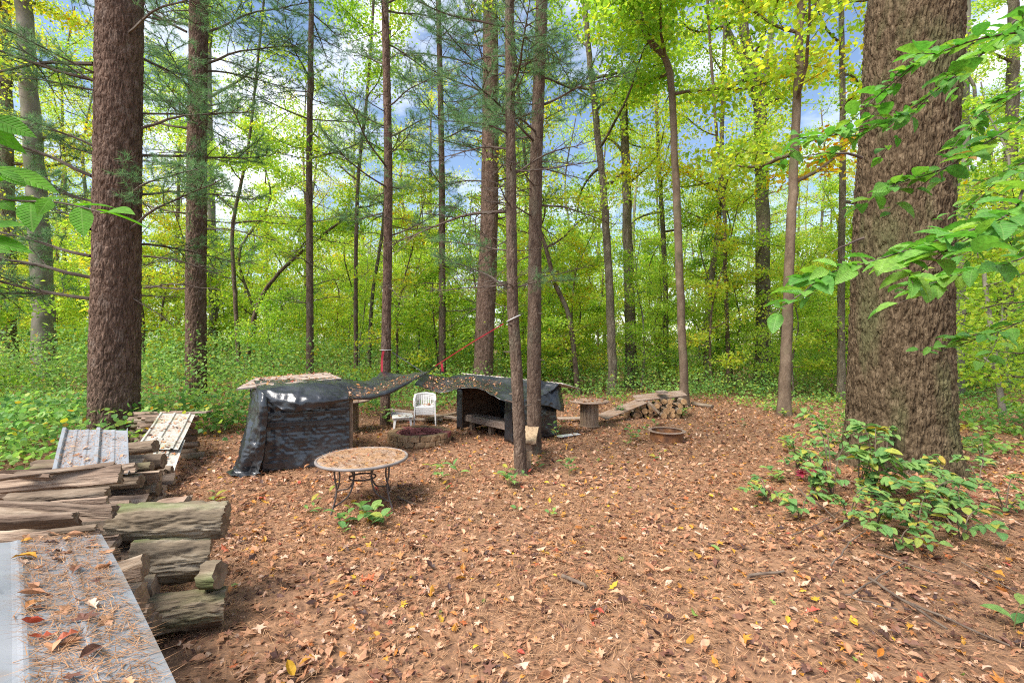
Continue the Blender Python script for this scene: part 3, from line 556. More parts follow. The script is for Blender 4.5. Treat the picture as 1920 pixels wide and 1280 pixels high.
# the great oak
Y = 7.0; P = px_path([(1685, 900), (1685, 640), (1697, 330), (1713, 0)], Y)
oak = tag(empty('oak_tree', P[0]), 'massive oak trunk with deeply furrowed bark and flared foot', 'tree')
P = local(P, oak)
rO = px_r(189, 1685, Y)
_, C, r = bark_trunk('trunk', P, rO * 1.03, rO * .97, 372, .0225, 96, .42, .036, 8, M['oak_bark'], oak, .40, .5, roots=6, knots=[(-2.3, 4.6, .22, .07), (-1.5, 6.2, .3, .05), (-2.0, 2.6, .5, .035), (-1.2, 1.3, .4, .03)])
b = Acc(); tube(b, np.array([C[-1] - (0, 0, .1), C[-1] + (.1, 0, 1.6), C[-1] + (.3, .2, 3.5)]), (r[-1], r[-1] * .9, r[-1] * .6), 40, rough=.02); b.build('limb', M['oak_bark'], oak, smooth=True)
g = np.random.default_rng(77)
for (px, py, az, l) in [(1585, 290, 3.4, .9), (1588, 440, 3.2, .55)]:
    b = Acc(); p = local(Q(px, py, Y - .2), oak); q = branch(p + (.25, 0, -.05), (cos(az), sin(az), -.1), l, 7, -.1, .25, g); tube(b, q, np.linspace(.022, .007, 7), 6); b.build('stub', M['branch'], oak)

# background trees: shared meshes, every trunk a tree of its own
def tree_kind(seed, H, r0, nl, t0, lm, nleaf, ls, tm, bark, el):
    g = np.random.default_rng(seed); P = np.array([(0, 0, -.15)] + [(g.normal(0, .12) * k, g.normal(0, .12) * k, H * k / 4) for k in range(1, 5)])
    t = empty('proto'); broadleaf(t, P, r0, r0 * .25, seed, nl, t0, lm, nleaf, ls, tm, bark, DIA, False, 8, el, 24)
    ms = [c.data for c in t.children]
    for c in list(t.children): bpy.data.objects.remove(c)
    bpy.data.objects.remove(t); return ms
TALL = [tree_kind(300 + k, 17 + 2 * k, .17 + .03 * (k % 3), 20, .22, 4.6, 7000, .155, (.40, .48, .56, .44, .60)[k], ('grey_bark', 'slim_bark', 'beech_bark', 'grey_bark', 'tan_bark')[k], (-.1, .7)) for k in range(5)]
UND = [tree_kind(320 + k, 5 + 1.1 * k, .045 + .008 * k, 15, .12, 2.3, 5200, .125, (.36, .46, .56, .40, .50)[k], ('slim_bark', 'grey_bark', 'slim_bark', 'beech_bark', 'grey_bark')[k], (-.15, .6)) for k in range(5)]
g = np.random.default_rng(90); placed = []
def forest(n, kinds, name, y0, y1, label, group, mind, sc, xlim=1.32):
    k = 0; tries = 0
    while k < n and tries < 6000:
        tries += 1; Yt = math.sqrt(g.uniform(y0 ** 2, y1 ** 2)); Xt = g.uniform(-xlim, xlim) * Yt
        if any((Xt - q[0]) ** 2 + (Yt - q[1]) ** 2 < mind ** 2 for q in placed): continue
        placed.append((Xt, Yt)); ms = kinds[g.integers(0, len(kinds))]; t = empty(name, (Xt, Yt, float(gz(Xt, Yt))), g.uniform(0, 6.28)); s = g.uniform(*sc); t.scale = (s, s, s * g.uniform(.9, 1.15))
        tag(t, label, 'tree', group); link('trunk', ms[0], t); tag(link('crown', ms[1], t), kind='stuff'); k += 1
forest(56, UND, 'understory_tree', 16.5, 25, 'low slender tree with thin yellow-green leaves in the understory', 'understory trees of the wood', 1.3, (.7, 1.15))
forest(95, UND, 'understory_tree', 25, 42, 'low slender tree with thin yellow-green leaves in the understory', 'understory trees of the wood', 1.5, (.85, 1.45))
forest(40, TALL, 'background_tree', 24, 44, 'tall distant tree deep in the yellow-green wood', 'tall trees deep in the wood', 2.0, (.75, 1.1))
forest(60, TALL, 'background_tree', 44, 75, 'tall distant tree deep in the yellow-green wood', 'tall trees deep in the wood', 2.2, (.8, 1.2))
g = np.random.default_rng(92); n = 56000; Yt = g.uniform(46, 84, n); Xt = g.uniform(-1.4, 1.4, n) * Yt
P = np.stack([Xt, Yt, gz(Xt, Yt) + 15 * g.uniform(0, 1, n) ** 1.7], 1); cl = vnoise(P * (.35, .35, .5), 4); k = cl + g.uniform(-.6, .6, n) > -.35; P = P[k]
a = Acc(); rand_leaves(a, P, .42, .6, np.clip(.46 + .25 * cl[k] + g.normal(0, .1, len(P)), 0, 1), DIA, 6, .9)
tag(a.build('far_forest', M['leaf_canopy']), 'hazy yellow-green mass of far leaves at the back of the wood', 'forest', kind='stuff')

for k, (X_, Y_, s_, lab) in enumerate([(10.6, 9.2, .95, 'young leafy tree beyond the right flank of the great oak'), (13.5, 12.5, 1.1, 'young leafy tree farther right behind the great oak'), (-14.5, 11.5, 1.0, 'young leafy tree at the left edge behind the thick pine')]):
    ms = UND[(1, 3, 0)[k]]; t = tag(empty('young_tree', (X_, Y_, float(gz(X_, Y_))), k), lab, 'tree'); t.scale = (s_,) * 3; link('trunk', ms[0], t); tag(link('crown', ms[1], t), kind='stuff')
# undergrowth: a mass of low leafy plants
g = np.random.default_rng(95); n = 15000; Yt = np.sqrt(g.uniform(5.5 ** 2, 40 ** 2, n)); Xt = g.uniform(-1.35, 1.35, n) * Yt
yb = np.interp(Xt, [-40, -7.6, -6.2, -5.4, -4, 0, 1, 6, 8.5, 12, 40], [4, 5.5, 8.5, 11.8, 12.6, 13.2, 15.3, 15.3, 15.0, 15.5, 15.5])
dep = Yt - yb + g.normal(0, .5, n); sparse = (Xt > 7.2) & (Yt > 8.0) & (g.uniform(0, 1, n) < .30)
keep = (dep > 0) | sparse; keep &= (g.uniform(0, 1, n) < np.where(Yt < 20, 1, .75)); Xt, Yt, dep, sparse = Xt[keep], Yt[keep], dep[keep], sparse[keep]
hh = np.where(dep > 0, .40 + .26 * np.clip(dep, 0, 6), .3) * g.uniform(.5, 1.35, len(Xt)); hh = np.where((Xt < -5) & (Yt < 12), np.minimum(hh, .8), hh)
cnt = np.where(Yt < 14, 38, np.where(Yt < 24, 24, 12)); idx = np.repeat(np.arange(len(Xt)), cnt); m = len(idx); rad = .16 + .3 * hh[idx]
P = np.stack([Xt[idx] + g.normal(0, 1, m) * rad, Yt[idx] + g.normal(0, 1, m) * rad, 0 * Xt[idx]], 1); P[:, 2] = gz(P[:, 0], P[:, 1]) + hh[idx] * g.uniform(.08, 1, m) ** .75
pt = np.clip(g.normal(.42, .16, len(Xt)), 0, .8)[idx]; T = np.clip(pt + g.normal(0, .12, m) + np.where(g.uniform(0, 1, m) < .06, .4, 0), 0, 1)
nr = P[:, 1] < 10.5; a = Acc(); rand_leaves(a, P[~nr], .112, .9, T[~nr], DIA, 5, .65); rand_leaves(a, P[nr], .10, .9, T[nr], HEXW, 6, .6)
S = np.stack([Xt, Yt, gz(Xt, Yt)], 1); top = S + np.stack([g.normal(0, .1, len(S)), g.normal(0, .1, len(S)), hh * .95], 1); w = np.array((.004, 0, 0))
a.add(np.stack([S - w, S + w, top], 1).reshape(-1, 3), np.arange(3 * len(S)).reshape(-1, 3), .5, 1)
tag(a.build('undergrowth', [M['leaf_under'], M['stem']]), 'mass of low green plants covering the floor of the wood', 'undergrowth', kind='stuff')

# ------------------------------------------------------------------ tarps, shelters and straps
def patch(acc, ctrl, mu, nv, wr=.012, ws=3.0, seed=0, mi=0, zs=.45):
    """smooth sheet through a grid of control points, with creases"""
    C = np.asarray(ctrl, float); A = np.stack([spline(C[:, j], mu) for j in range(C.shape[1])], 1); S = np.stack([spline(A[i], nv) for i in range(mu)], 0)
    du = np.gradient(S, axis=0); dv = np.gradient(S, axis=1); n = norm(np.cross(du, dv))
    sv = np.array((1, 1, zs)); w = vnoise(S * ws * sv, seed) + .7 * (1 - 2 * np.abs(vnoise(S * ws * 1.9 * sv + 7, seed + 1))) + .35 * (1 - 2 * np.abs(vnoise(S * ws * 4.3 + 3, seed + 2)))
    S = S + n * (w * wr)[..., None]
    i = (np.arange(mu - 1)[:, None] * nv + np.arange(nv - 1)[None]).ravel(); acc.add(S.reshape(-1, 3), np.stack([i, i + nv, i + nv + 1, i + 1], 1), .5, mi); return S
def tarp(name, ctrl, mu, nv, parent=None, wr=.012, ws=3., seed=0):
    a = Acc(); S = patch(a, ctrl, mu, nv, wr, ws, seed); return a.build(name, M['tarp'], parent, smooth=True, solid=.004), S
def on_sheet(S, N, seed, lo=(.0, .0), hi=(1, 1), nmul=5, size=(.04, .085)):
    """loose leaves and needles lying on a grid sheet S; returns one mesh worth of litter"""
    g = np.random.default_rng(seed); a = Acc(); mu, nv = S.shape[:2]
    def pts(n):
        u = g.uniform(lo[0], hi[0], n) * (mu - 1.01); v = g.uniform(lo[1], hi[1], n) * (nv - 1.01); i, j = u.astype(int), v.astype(int); fu, fv = (u - i)[:, None], (v - j)[:, None]
        p = S[i, j] * (1 - fu) * (1 - fv) + S[i + 1, j] * fu * (1 - fv) + S[i, j + 1] * (1 - fu) * fv + S[i + 1, j + 1] * fu * fv
        nn = norm(np.cross(S[i + 1, j] - S[i, j], S[i, j + 1] - S[i, j])); nn = np.where(nn[:, 2:] < 0, -nn, nn); return p, nn
    put_litter(a, g, *pts(N), size=size); 
    n2 = N * nmul; p, nn = pts(n2); needles_at(a, g, p, nn); return a
def put_litter(a, g, p, nn, size=(.04, .085)):
    N = len(p); kind = g.integers(0, len(LSH), N); R = frames(nn + g.normal(0, .14, (N, 3)), g.normal(0, 1, (N, 3))); t = litter_tint(g, N)
    for k, (lv, lf) in enumerate(LSH):
        m = kind == k
        if m.any(): scatter(a, lv, lf, R[m], p[m] + nn[m] * .012, g.uniform(*size, m.sum()), t[m])
def needles_at(a, g, p, nn, l=(.05, .11), w=.0016):
    n2 = len(p); d = norm(np.cross(nn, g.normal(0, 1, (n2, 3)))) + nn * g.uniform(0, .12, (n2, 1)); sdv = np.cross(nn, d) * w; ln = g.uniform(*l, n2)[:, None]; p = p + nn * g.uniform(.003, .014, (n2, 1))
    V = np.stack([p - sdv, p + sdv, p + d * ln], 1); a.add(V.reshape(-1, 3), np.arange(3 * n2).reshape(-1, 3), g.beta(2, 2, n2), 1)
def litter_thing(a, label): return tag(a.build('leaf_litter', [M['litter'], M['needle_dead']]), label, 'leaf litter', kind='stuff')

# left shelter: side wall toward the camera, open side toward the fire pit
W0, W1, W2, W3 = np.array((-3.84, 7.05, 0)), np.array((-2.67, 7.50, 0)), np.array((-3.12, 8.72, 0)), np.array((-4.30, 8.28, 0))
sh = tag(empty('shelter', W0), 'low shelter wrapped in black tarp with a board roof, behind the round table', 'shelter'); o3 = np.array(W0)
for w, h in ((W0, 1.2), (W1, 1.12), (W2, 1.27), (W3, 1.25)):
    a = Acc(); box(a, w - o3 + (0, 0, h / 2 - .05), (.09, .09, h + .1), Rz(.36), jit=.004); a.build('post', M['wood_grey'], sh, bevel=.006)
up = np.array((0, 0, 1.))
wallc = [[W0 + up * 1.16, (W0 + W1) / 2 + up * 1.13, W1 + up * 1.1], [W0 + up * .62 + (0, -.03, 0), (W0 + W1) / 2 + up * .6 + (0, -.01, 0), W1 + up * .58], [W0 + up * .02 + (0, -.03, 0), (W0 + W1) / 2 + (.01, -.06, .02), W1 + up * .02 + (0, -.02, 0)]]
wallc = np.array(wallc) - o3 + np.array((.02, -.075, 0))
tarp('wall_tarp', wallc, 80, 80, sh, .018, 4.0, 12)
for (u0, u1, z, wd) in ((.06, 1.0, .88, .05), (.03, .98, .72, .07), (.03, 1, .10, .08)):
    a = Acc(); p = W0 + (W1 - W0) * u0 + up * z - o3 + (.01, -.125, 0); q = W0 + (W1 - W0) * u1 + up * (z - .005) - o3 + (.01, -.125, 0); beam(a, p, q, .022, wd, jit=.003); a.build('batten', M['tarp'], sh, bevel=.003)
tarp('back_tarp', np.array([[W3 + up * 1.2, W0 + up * 1.18], [W3 + up * .6 + (-.05, 0, 0), W0 + up * .6 + (-.05, 0, 0)], [W3 + (-.1, 0, .02), W0 + (-.1, 0, .02)]]) - o3, 24, 24, sh, .02, 3, 14)
tarp('rear_tarp', np.array([[W2 + up * 1.22, W3 + up * 1.2], [W2 + up * .6, W3 + up * .6], [W2 + up * .02, W3 + up * .02]]) - o3, 20, 20, sh, .015, 3, 15)
tarp('corner_tarp', np.array([[Q(474, 722, 7.5), Q(484, 727, 7.12), Q(493, 734, 6.93), Q(503, 748, 6.9)],
      [Q(468, 770, 7.4), Q(477, 775, 6.98), Q(492, 765, 6.84), Q(500, 775, 6.88)],
      [Q(458, 815, 7.3), Q(466, 820, 6.9), Q(486, 815, 6.80), Q(498, 815, 6.86)],
      [Q(446, 858, 7.2), Q(456, 858, 6.85), Q(478, 850, 6.78), Q(494, 855, 6.84)],
      [G(437, 880, .05), G(448, 886, .04), G(468, 882, .05), G(488, 884, .05)],
      [G(424, 888, .02), G(436, 896, .01), G(462, 893, .01), G(490, 889, .015)]]) - o3, 70, 40, sh, .03, 4.2, 16)
roofq = [np.array((-4.24, 7.0, 1.262)), np.array((-2.96, 7.9, 1.352)), np.array((-3.75, 9.2, 1.362)), np.array((-4.73, 8.4, 1.32))]
for k in range(5):                                     # roof boards side by side
    u0, u1 = k / 5 + .006, (k + 1) / 5 - .006; fl, fr, br, bl = roofq
    p = [fl + (bl - fl) * u0, fr + (br - fr) * u0, fr + (br - fr) * u1, fl + (bl - fl) * u1]; dz = .004 * (k % 2)
    a = Acc(); V = np.array([x - o3 + (0, 0, .012 + dz) for x in p] + [x - o3 + (0, 0, -.012 + dz) for x in p]); a.add(V, np.array([(0, 1, 2, 3), (7, 6, 5, 4), (0, 4, 5, 1), (1, 5, 6, 2), (2, 6, 7, 3), (3, 7, 4, 0)])); a.build('roof_board', M['roof_ply'], sh)
fl, fr, br, bl = roofq; RS = np.array([[fl + (fr - fl) * v + ((bl - fl) * (1 - v) + (br - fr) * v) * u for v in np.linspace(0, 1, 12)] for u in np.linspace(0, 1, 12)]) + (0, 0, .018)
litter_thing(on_sheet(RS, 130, 61, nmul=8), 'brown leaves and needles scattered over the board roof')

tl, S = tarp('tarp', np.array([
    [Q(476, 716, 7.75), Q(560, 713, 7.95), Q(642, 711, 8.15), Q(692, 714, 9.3), Q(716, 697, 10.6)],
    [Q(482, 727, 7.12), Q(565, 723, 7.35), Q(648, 722, 7.75), Q(708, 718, 8.7), Q(757, 704, 9.5)],
    [Q(490, 740, 6.94), Q(570, 748, 7.0), Q(653, 743, 7.36), Q(720, 735, 7.95), Q(802, 696, 8.6)],
    [Q(500, 750, 6.91), Q(548, 772, 6.93), Q(645, 752, 7.30), Q(722, 739, 7.90), Q(803, 698, 8.58)]]), 50, 110, None, .028, 2.3, 21)
tag(tl, 'black tarp stretched from the board roof toward the red strap', 'tarp')
litter_thing(on_sheet(S, 60, 62, (.45, .5), (.72, .98), 8), 'dead leaves and needles in the sagging edge of the strapped tarp')

# right shelter: open side toward the fire pit, bench inside
B0, B1, B2, B3 = np.array((.0, 8.98, 0)), np.array((-1.155, 10.31, 0)), np.array((.84, 9.72, 0)), np.array((-.33, 11.05, 0))
sr = tag(empty('shelter', B0), 'open shelter of black tarp with a bench inside, behind the two bench pines', 'shelter'); o3 = np.array(B0)
for w, h in ((B0, .98), (B1, 1.12), (B2, 1.04), (B3, 1.18)):
    a = Acc(); box(a, w - o3 + (0, 0, h / 2 - .05), (.09, .09, h + .1), Rz(.7), jit=.004); a.build('post', M['wood_grey'], sr, bevel=.006)
def wall(A, Bp, z0, z1, seed, off=(0, 0, 0), name='wall_tarp', bulge=.04, n=40):
    m = (A + Bp) / 2; off = np.array(off)
    return tarp(name, np.array([[A + up * z0, m + up * (z0 + z1) / 2, Bp + up * z1], [A + up * z0 * .5 + off, m + up * z0 * .5 + off * 1.3, Bp + up * z1 * .5 + off], [A + up * .03 + off, m + up * .03 + off * .6, Bp + up * .02 + off * 1.5]]) - o3, n, n, sr, .02, 3.6, seed)
wall(B0 + (-.02, -.08, 0), B2 + (.06, -.06, 0), .92, 1.0, 31, (.03, -.04, 0))
wall(B3, B2 + (.05, .05, 0), 1.1, 1.0, 32); wall(B1 + (-.06, .03, 0), B3, 1.0, 1.12, 33)
wall(B1 + (-.08, -.02, 0), B1 + (.05, -.09, 0), .95, .93, 34, (-.01, -.01, 0), 'post_tarp', n=16)
wall(B0 + (-.13, .06, 0), B0 + (.02, -.09, 0), .9, .9, 35, (-.01, -.01, 0), 'post_tarp', n=16)
# tarp hanging over the side wall, with a loose corner
tarp('side_flap', np.array([[Q(1012, 712, 9.45), Q(1030, 717, 9.55), Q(1044, 720, 9.6), Q(1050, 721, 9.75)], [Q(1010, 740, 9.3), Q(1030, 742, 9.4), Q(1046, 744, 9.45), Q(1055, 746, 9.7)], [Q(1010, 760, 9.25), Q(1030, 762, 9.35), Q(1048, 770, 9.4), Q(1058, 772, 9.7)]]) - o3, 24, 30, sr, .02, 4, 36)
for k in range(7):                                      # back-wall planks seen in the dark
    a = Acc(); p = B1 + (B3 - B1) * (k + .5) / 7 - o3 + (.06, -.03, 0); box(a, p + (0, 0, .55), (.17, .02, .95 + .04 * (k % 3)), Rz(.72)); a.build('back_plank', M['dark_wood'], sr)
dB = norm(B0 - B1); nB = norm(B2 - B0)
for k in range(2):
    a = Acc(); p = B1 + nB * (.16 + .19 * k) + up * .33 - o3; beam(a, p + dB * .06, p + dB * 1.66, .18, .035, jit=.003); a.build('seat_plank', M['wood_gx'], sr, bevel=.004)
a = Acc(); p = B1 + nB * .06 + up * .27 - o3; beam(a, p + dB * .04, p + dB * 1.7, .03, .12, jit=.003); a.build('seat_apron', M['wood_gx'], sr, bevel=.004)
for u in (.15, .85, 1.55):
    a = Acc(); p = B1 + nB * .2 + dB * u - o3; box(a, p + (0, 0, .14), (.09, .09, .34), Rz(.7)); a.build('seat_leg', M['wood_grey'], sr)
# corrugated roof sheet: its high edge faces the camera
RL, RR = Q(866, 700, 10.75), Q(1057, 719, 9.35); bk = np.array((.42, .5, -.16))
a = Acc(); n = 120; u = np.linspace(0, 1, n); e = RL + (RR - RL) * u[:, None]; e[:, 2] += .011 * np.sin(u * 2 * pi * 26)
V = np.concatenate([e - o3, e + bk - o3]); i = np.arange(n - 1); a.add(V, np.stack([i, i + 1, n + i + 1, n + i], 1)); a.build('roof_sheet', M['corr'], sr, smooth=True, solid=.012)
tr_, S = tarp('tarp', np.array([
    [Q(797, 700, 9.6), Q(835, 708, 10.2), Q(868, 703, 10.7), Q(960, 711, 10.0), Q(1050, 721, 9.42)],
    [Q(790, 706, 9.45), Q(832, 715, 9.9), Q(880, 714, 10.2), Q(960, 723, 9.6), Q(1035, 733, 9.3)],
    [Q(783, 713, 9.3), Q(828, 725, 9.5), Q(886, 720, 9.4), Q(945, 737, 9.0), Q(1005, 745, 9.0)],
    [Q(777, 720, 9.15), Q(825, 736, 9.15), Q(886, 725, 8.95), Q(939, 752, 8.6), Q(975, 757, 8.75)]]), 50, 100, None, .024, 2.4, 22)
tag(tr_, 'leaf-strewn black tarp sloping down from the corrugated roof edge', 'tarp')
litter_thing(on_sheet(S, 170, 63, (.15, .08), (1, .7), 5), 'brown leaves caught on the tarp of the open shelter')

# straps and cords
def strap(pts, w, mat, label, name='ratchet_strap', th=.004, n=12, cat='strap', flat=(0, 0, 1)):
    a = Acc(); P = spline(np.array(pts), n); T = norm(np.gradient(P, axis=0)); s = norm(np.cross(T, np.array((.3, -1, .2)))) * w / 2
    V = np.stack([P - s, P + s], 1).reshape(-1, 3); i = np.arange(n - 1) * 2; a.add(V, np.stack([i, i + 1, i + 3, i + 2], 1)); return tag(a.build(name, M[mat], None, solid=th), label, cat)
T7 = Q(964, 597, 6.85); T4 = Q(723, 656, 10.9)
strap([Q(816, 686, 8.5), Q(880, 645, 7.7), Q(944, 607, 6.95)], .017, 'strap_red', 'long red strap rising from the tarp tip to the gnarled pine')
strap([Q(828, 681, 8.35), Q(829, 688, 8.34), Q(830, 696, 8.34)], .04, 'strap_red', 'short loose tail hanging from the long red strap', 'strap_tail', n=6)
strap([Q(803, 697, 8.6), Q(816, 686, 8.5)], .018, 'strap_black', 'dark buckle end joining tarp tip and long red strap', 'strap_buckle', .02, 5)
strap([Q(735, 660, 10.8), Q(766, 680, 10.1), Q(797, 700, 9.6)], .02, 'strap_black', 'black strap from the strapped pine down to the tarp corner')
strap([Q(719, 658, 10.75), Q(716, 675, 10.72), Q(716, 698, 10.6)], .05, 'strap_red', 'red strap hanging down beside the strapped pine trunk')
strap([Q(948, 607, 6.9), Q(925, 655, 8.5), Q(909, 699, 10.35)], .02, 'strap_black', 'black strap from the gnarled pine down to the roof sheet')
def loop(c, r, tilt, label):
    a = Acc(); th = np.linspace(0, 2 * pi, 25); P = np.array(c) + np.stack([np.cos(th) * r, np.sin(th) * r, np.cos(th) * tilt], 1); tube(a, P, .010, 6, False); return tag(a.build('tree_strap', M['strap_white'], smooth=True), label, 'strap')
loop(Q(963, 597, 6.85), .10, .05, 'pale woven loop round the gnarled pine'); loop(Q(724, 656, 10.9), .135, .0, 'pale woven loop round the slender pine with the red tail')
def cord(a_, b_, label): a = Acc(); tube(a, spline([a_, (np.array(a_) + b_) / 2 + (.01, 0, 0), b_], 6), .006, 5); return tag(a.build('cord', M['strap_black']), label, 'cord')
cord(Q(671, 742, 7.9), GP(671, 815), 'dark cord hanging from the tarp beside the half-hidden spool table'); cord(Q(858, 728, 9.4), GP(858, 796), 'dark cord hanging from the tarp left of the open shelter')

# ------------------------------------------------------------------ tables
def disc(acc, c, r, h, n=48, t=.5, mi=0, bev=.01):
    th = np.linspace(0, 2 * pi, n, endpoint=False); prof = [(0, -h / 2), (r - bev, -h / 2), (r, -h / 2 + bev), (r, h / 2 - bev), (r - bev, h / 2), (0, h / 2)]
    V = np.concatenate([np.stack([np.cos(th) * q, np.sin(th) * q, 0 * th + z], 1) for q, z in prof]) + np.array(c); j = np.arange(n); k = (j + 1) % n
    acc.add(V, np.concatenate([np.stack([m * n + j, m * n + k, m * n + n + k, m * n + n + j], 1) for m in range(len(prof) - 1)]), t, mi)
tc_ = np.array((Q(680, 864, 5.62)[0], 5.62, 0)); TZ = .565
tb = tag(empty('patio_table', tc_), 'round metal patio table covered in needles, standing in the clearing', 'table')
RT = .545
a = Acc(); disc(a, (0, 0, TZ), RT - .022, .018, 64); a.build('table_top', M['tabletop'], tb)
a = Acc(); th = np.linspace(0, 2 * pi, 65); tube(a, np.stack([np.cos(th) * (RT - .012), np.sin(th) * (RT - .012), 0 * th + TZ - .004], 1), .019, 8, False); a.build('rim', M['rim'], tb, smooth=True)
for k in range(4):
    az = pi / 4 + k * pi / 2 + .30; c = np.array((cos(az), sin(az), 0)); s = np.array((-sin(az), cos(az), 0))
    a = Acc(); q = spline([c * .43 + up * (TZ - .015), c * .425 + up * .42, c * .40 + up * .28, c * .43 + up * .14, c * .50 + up * .0 - up * .02], 18); tube(a, q, .0115, 7); a.build('leg', M['iron'], tb, smooth=True)
    a = Acc(); q = spline([c * .30 + up * (TZ - .015), c * .17 + up * .43, c * .145 + up * .31, c * .23 + up * .16, c * .455 + up * .09], 18); tube(a, q, .0105, 7); a.build('brace', M['iron'], tb, smooth=True)
a = Acc(); tube(a, np.stack([np.cos(th) * .155, np.sin(th) * .155, 0 * th + .33], 1), .011, 7, False); a.build('ring', M['iron'], tb, smooth=True)
g = np.random.default_rng(64); N = 95; rr = .5 * np.sqrt(g.uniform(0, 1, N)); aa = g.uniform(0, 6.28, N); p = np.stack([np.cos(aa) * rr, np.sin(aa) * rr, 0 * rr + TZ + .01], 1) + tc_
a = Acc(); put_litter(a, g, p, np.tile(up, (N, 1)), (.03, .07)); N = 2600; rr = .53 * np.sqrt(g.uniform(0, 1, N)) * np.where(g.uniform(0, 1, N) < .8, .93, 1); aa = g.uniform(0, 6.28, N); p = np.stack([np.cos(aa) * rr, np.sin(aa) * rr, 0 * rr + TZ + .01], 1) + tc_
needles_at(a, g, p, np.tile(up, (N, 1)), (.04, .09), .0018); litter_thing(a, 'needles and leaves covering the round patio table')

def spool(px, py, rt, rb, zt, label, lab2, seed):
    c = GP(px, py); c[1] += rb; c[0] = (px - 960) / FPX * c[1]
    t = tag(empty('spool_table', c), label, 'table')
    a = Acc(); disc(a, (0, 0, zt), rt, .035, 48); a.build('top', M['ply'], t)
    a = Acc(); disc(a, (0, 0, .03), rb * 1.25, .04, 32); a.build('base', M['wood_grey'], t)
    for k in range(14):
        az = 2 * pi * k / 14; b = Acc(); w = 2 * rb * math.tan(pi / 14) * .965; box(b, (cos(az) * rb, sin(az) * rb, zt / 2 + .01), (.022, w, zt - .06), Rz(az), jit=.002); b.build('stave', M['wood_grey'], t)
    g = np.random.default_rng(seed); N = 90; q = rt * .95 * np.sqrt(g.uniform(0, 1, N)); aa = g.uniform(0, 6.28, N); p = np.stack([np.cos(aa) * q, np.sin(aa) * q, 0 * q + zt + .02], 1) + c
    a = Acc(); put_litter(a, g, p, np.tile(up, (N, 1)), (.04, .08)); needles_at(a, g, np.repeat(p, 6, 0) + g.normal(0, .05, (N * 6, 3)) * (1, 1, 0), np.tile(up, (N * 6, 1))); litter_thing(a, lab2)
spool(1105, 803, .455, .20, .605, 'wooden cable spool table beside the open shelter', 'leaves lying on the cable spool table beside the open shelter', 71)
spool(650, 814, .50, .22, .70, 'wooden cable spool table half hidden behind the board roof shelter', 'leaves lying on the half-hidden cable spool table', 72)

# ------------------------------------------------------------------ fire pit and fire ring
fc = np.array((Q(787, 812, 9.13)[0], 9.13, 0)); fp = tag(empty('fire_pit', fc), 'round fire pit of two stone courses in front of the white chairs', 'fire pit')
def stone(r0, r1, da, h, j, sd):
    g = np.random.default_rng(sd); n = 4; V = []
    for z in (0, h):
        for q, rr in ((0, r0), (1, r1)):
            for k in range(n): aa = -da / 2 + da * k / (n - 1); V.append((cos(aa) * rr * (1 + g.uniform(-j, j)), sin(aa) * rr * (1 + g.uniform(-j, j)), z + g.uniform(-j, j) * .2))
    i = lambda z, q, k: z * 2 * n + q * n + k; F = []
    for k in range(n - 1):
        F += [(i(0, 0, k), i(0, 0, k + 1), i(0, 1, k + 1), i(0, 1, k)), (i(1, 0, k), i(1, 1, k), i(1, 1, k + 1), i(1, 0, k + 1)), (i(0, 1, k), i(0, 1, k + 1), i(1, 1, k + 1), i(1, 1, k)), (i(0, 0, k + 1), i(0, 0, k), i(1, 0, k), i(1, 0, k + 1))]
    F += [(i(0, 0, 0), i(0, 1, 0), i(1, 1, 0), i(1, 0, 0)), (i(0, 1, n - 1), i(0, 0, n - 1), i(1, 0, n - 1), i(1, 1, n - 1))]
    b = Acc(); b.add(np.array(V), np.array(F)); return b.mesh('stone', M['brick'])
nb = 18; SM = [stone(.46, .625, 2 * pi / nb * .965, .10, .02, 500 + k) for k in range(5)]
SR = [];
for me in SM[:3]: m2 = me.copy(); m2.materials[0] = M['brick_red']; SR.append(m2)
for c in range(2):
    for k in range(nb):
        o = link('stone', (SR if (k * 7 + c * 3) % 11 == 1 else SM)[k % 3], fp, bevel=.010); o.rotation_euler = (0, 0, 2 * pi * (k + .5 * c) / nb + .02 * (k % 3)); o.location = (0, 0, .004 + .104 * c)
for c in range(2):
    for k in range(11):
        b = Acc(); box(b, (0, 0, 0), (.05, .235, .085), jit=.006); o = b.build('inner_brick', M['brick_red'], fp, bevel=.008); az = 2 * pi * (k + .5 * c) / 11; o.location = (cos(az) * .43, sin(az) * .43, .055 + .095 * c); o.rotation_euler = (0, 0, az)
a = Acc(); disc(a, (0, 0, .02), .42, .06, 32); a.build('ash_bed', M['ash'], fp)
rc = np.array((Q(1250, 820, 9.25)[0], 9.25, 0)); rg = tag(empty('fire_ring', rc), 'low rusty steel fire ring lying in the leaf litter', 'fire ring')
a = Acc(); th = np.linspace(0, 2 * pi, 49); n = 49
V = np.concatenate([np.stack([np.cos(th) * q, np.sin(th) * q, 0 * th + z], 1) for q, z in ((.325, -.02), (.328, .19), (.318, .19), (.315, -.02))]); i = np.arange(48); a.add(V, np.concatenate([np.stack([m * n + i, m * n + i + 1, m * n + n + i + 1, m * n + n + i], 1) for m in range(3)])); a.build('ring_wall', M['rust'], rg, smooth=False)
a = Acc(); V = np.concatenate([np.stack([np.cos(th) * q, np.sin(th) * q, 0 * th + z], 1) for q, z in ((.30, .192), (.375, .188), (.375, .198), (.30, .202), (.30, .192))]); a.add(V, np.concatenate([np.stack([m * n + i, m * n + i + 1, m * n + n + i + 1, m * n + n + i], 1) for m in range(4)])); a.build('flange', M['rust_pale'], rg)
a = Acc(); disc(a, (0, 0, .03), .31, .03, 32); a.build('ash_bed', M['ash'], rg)

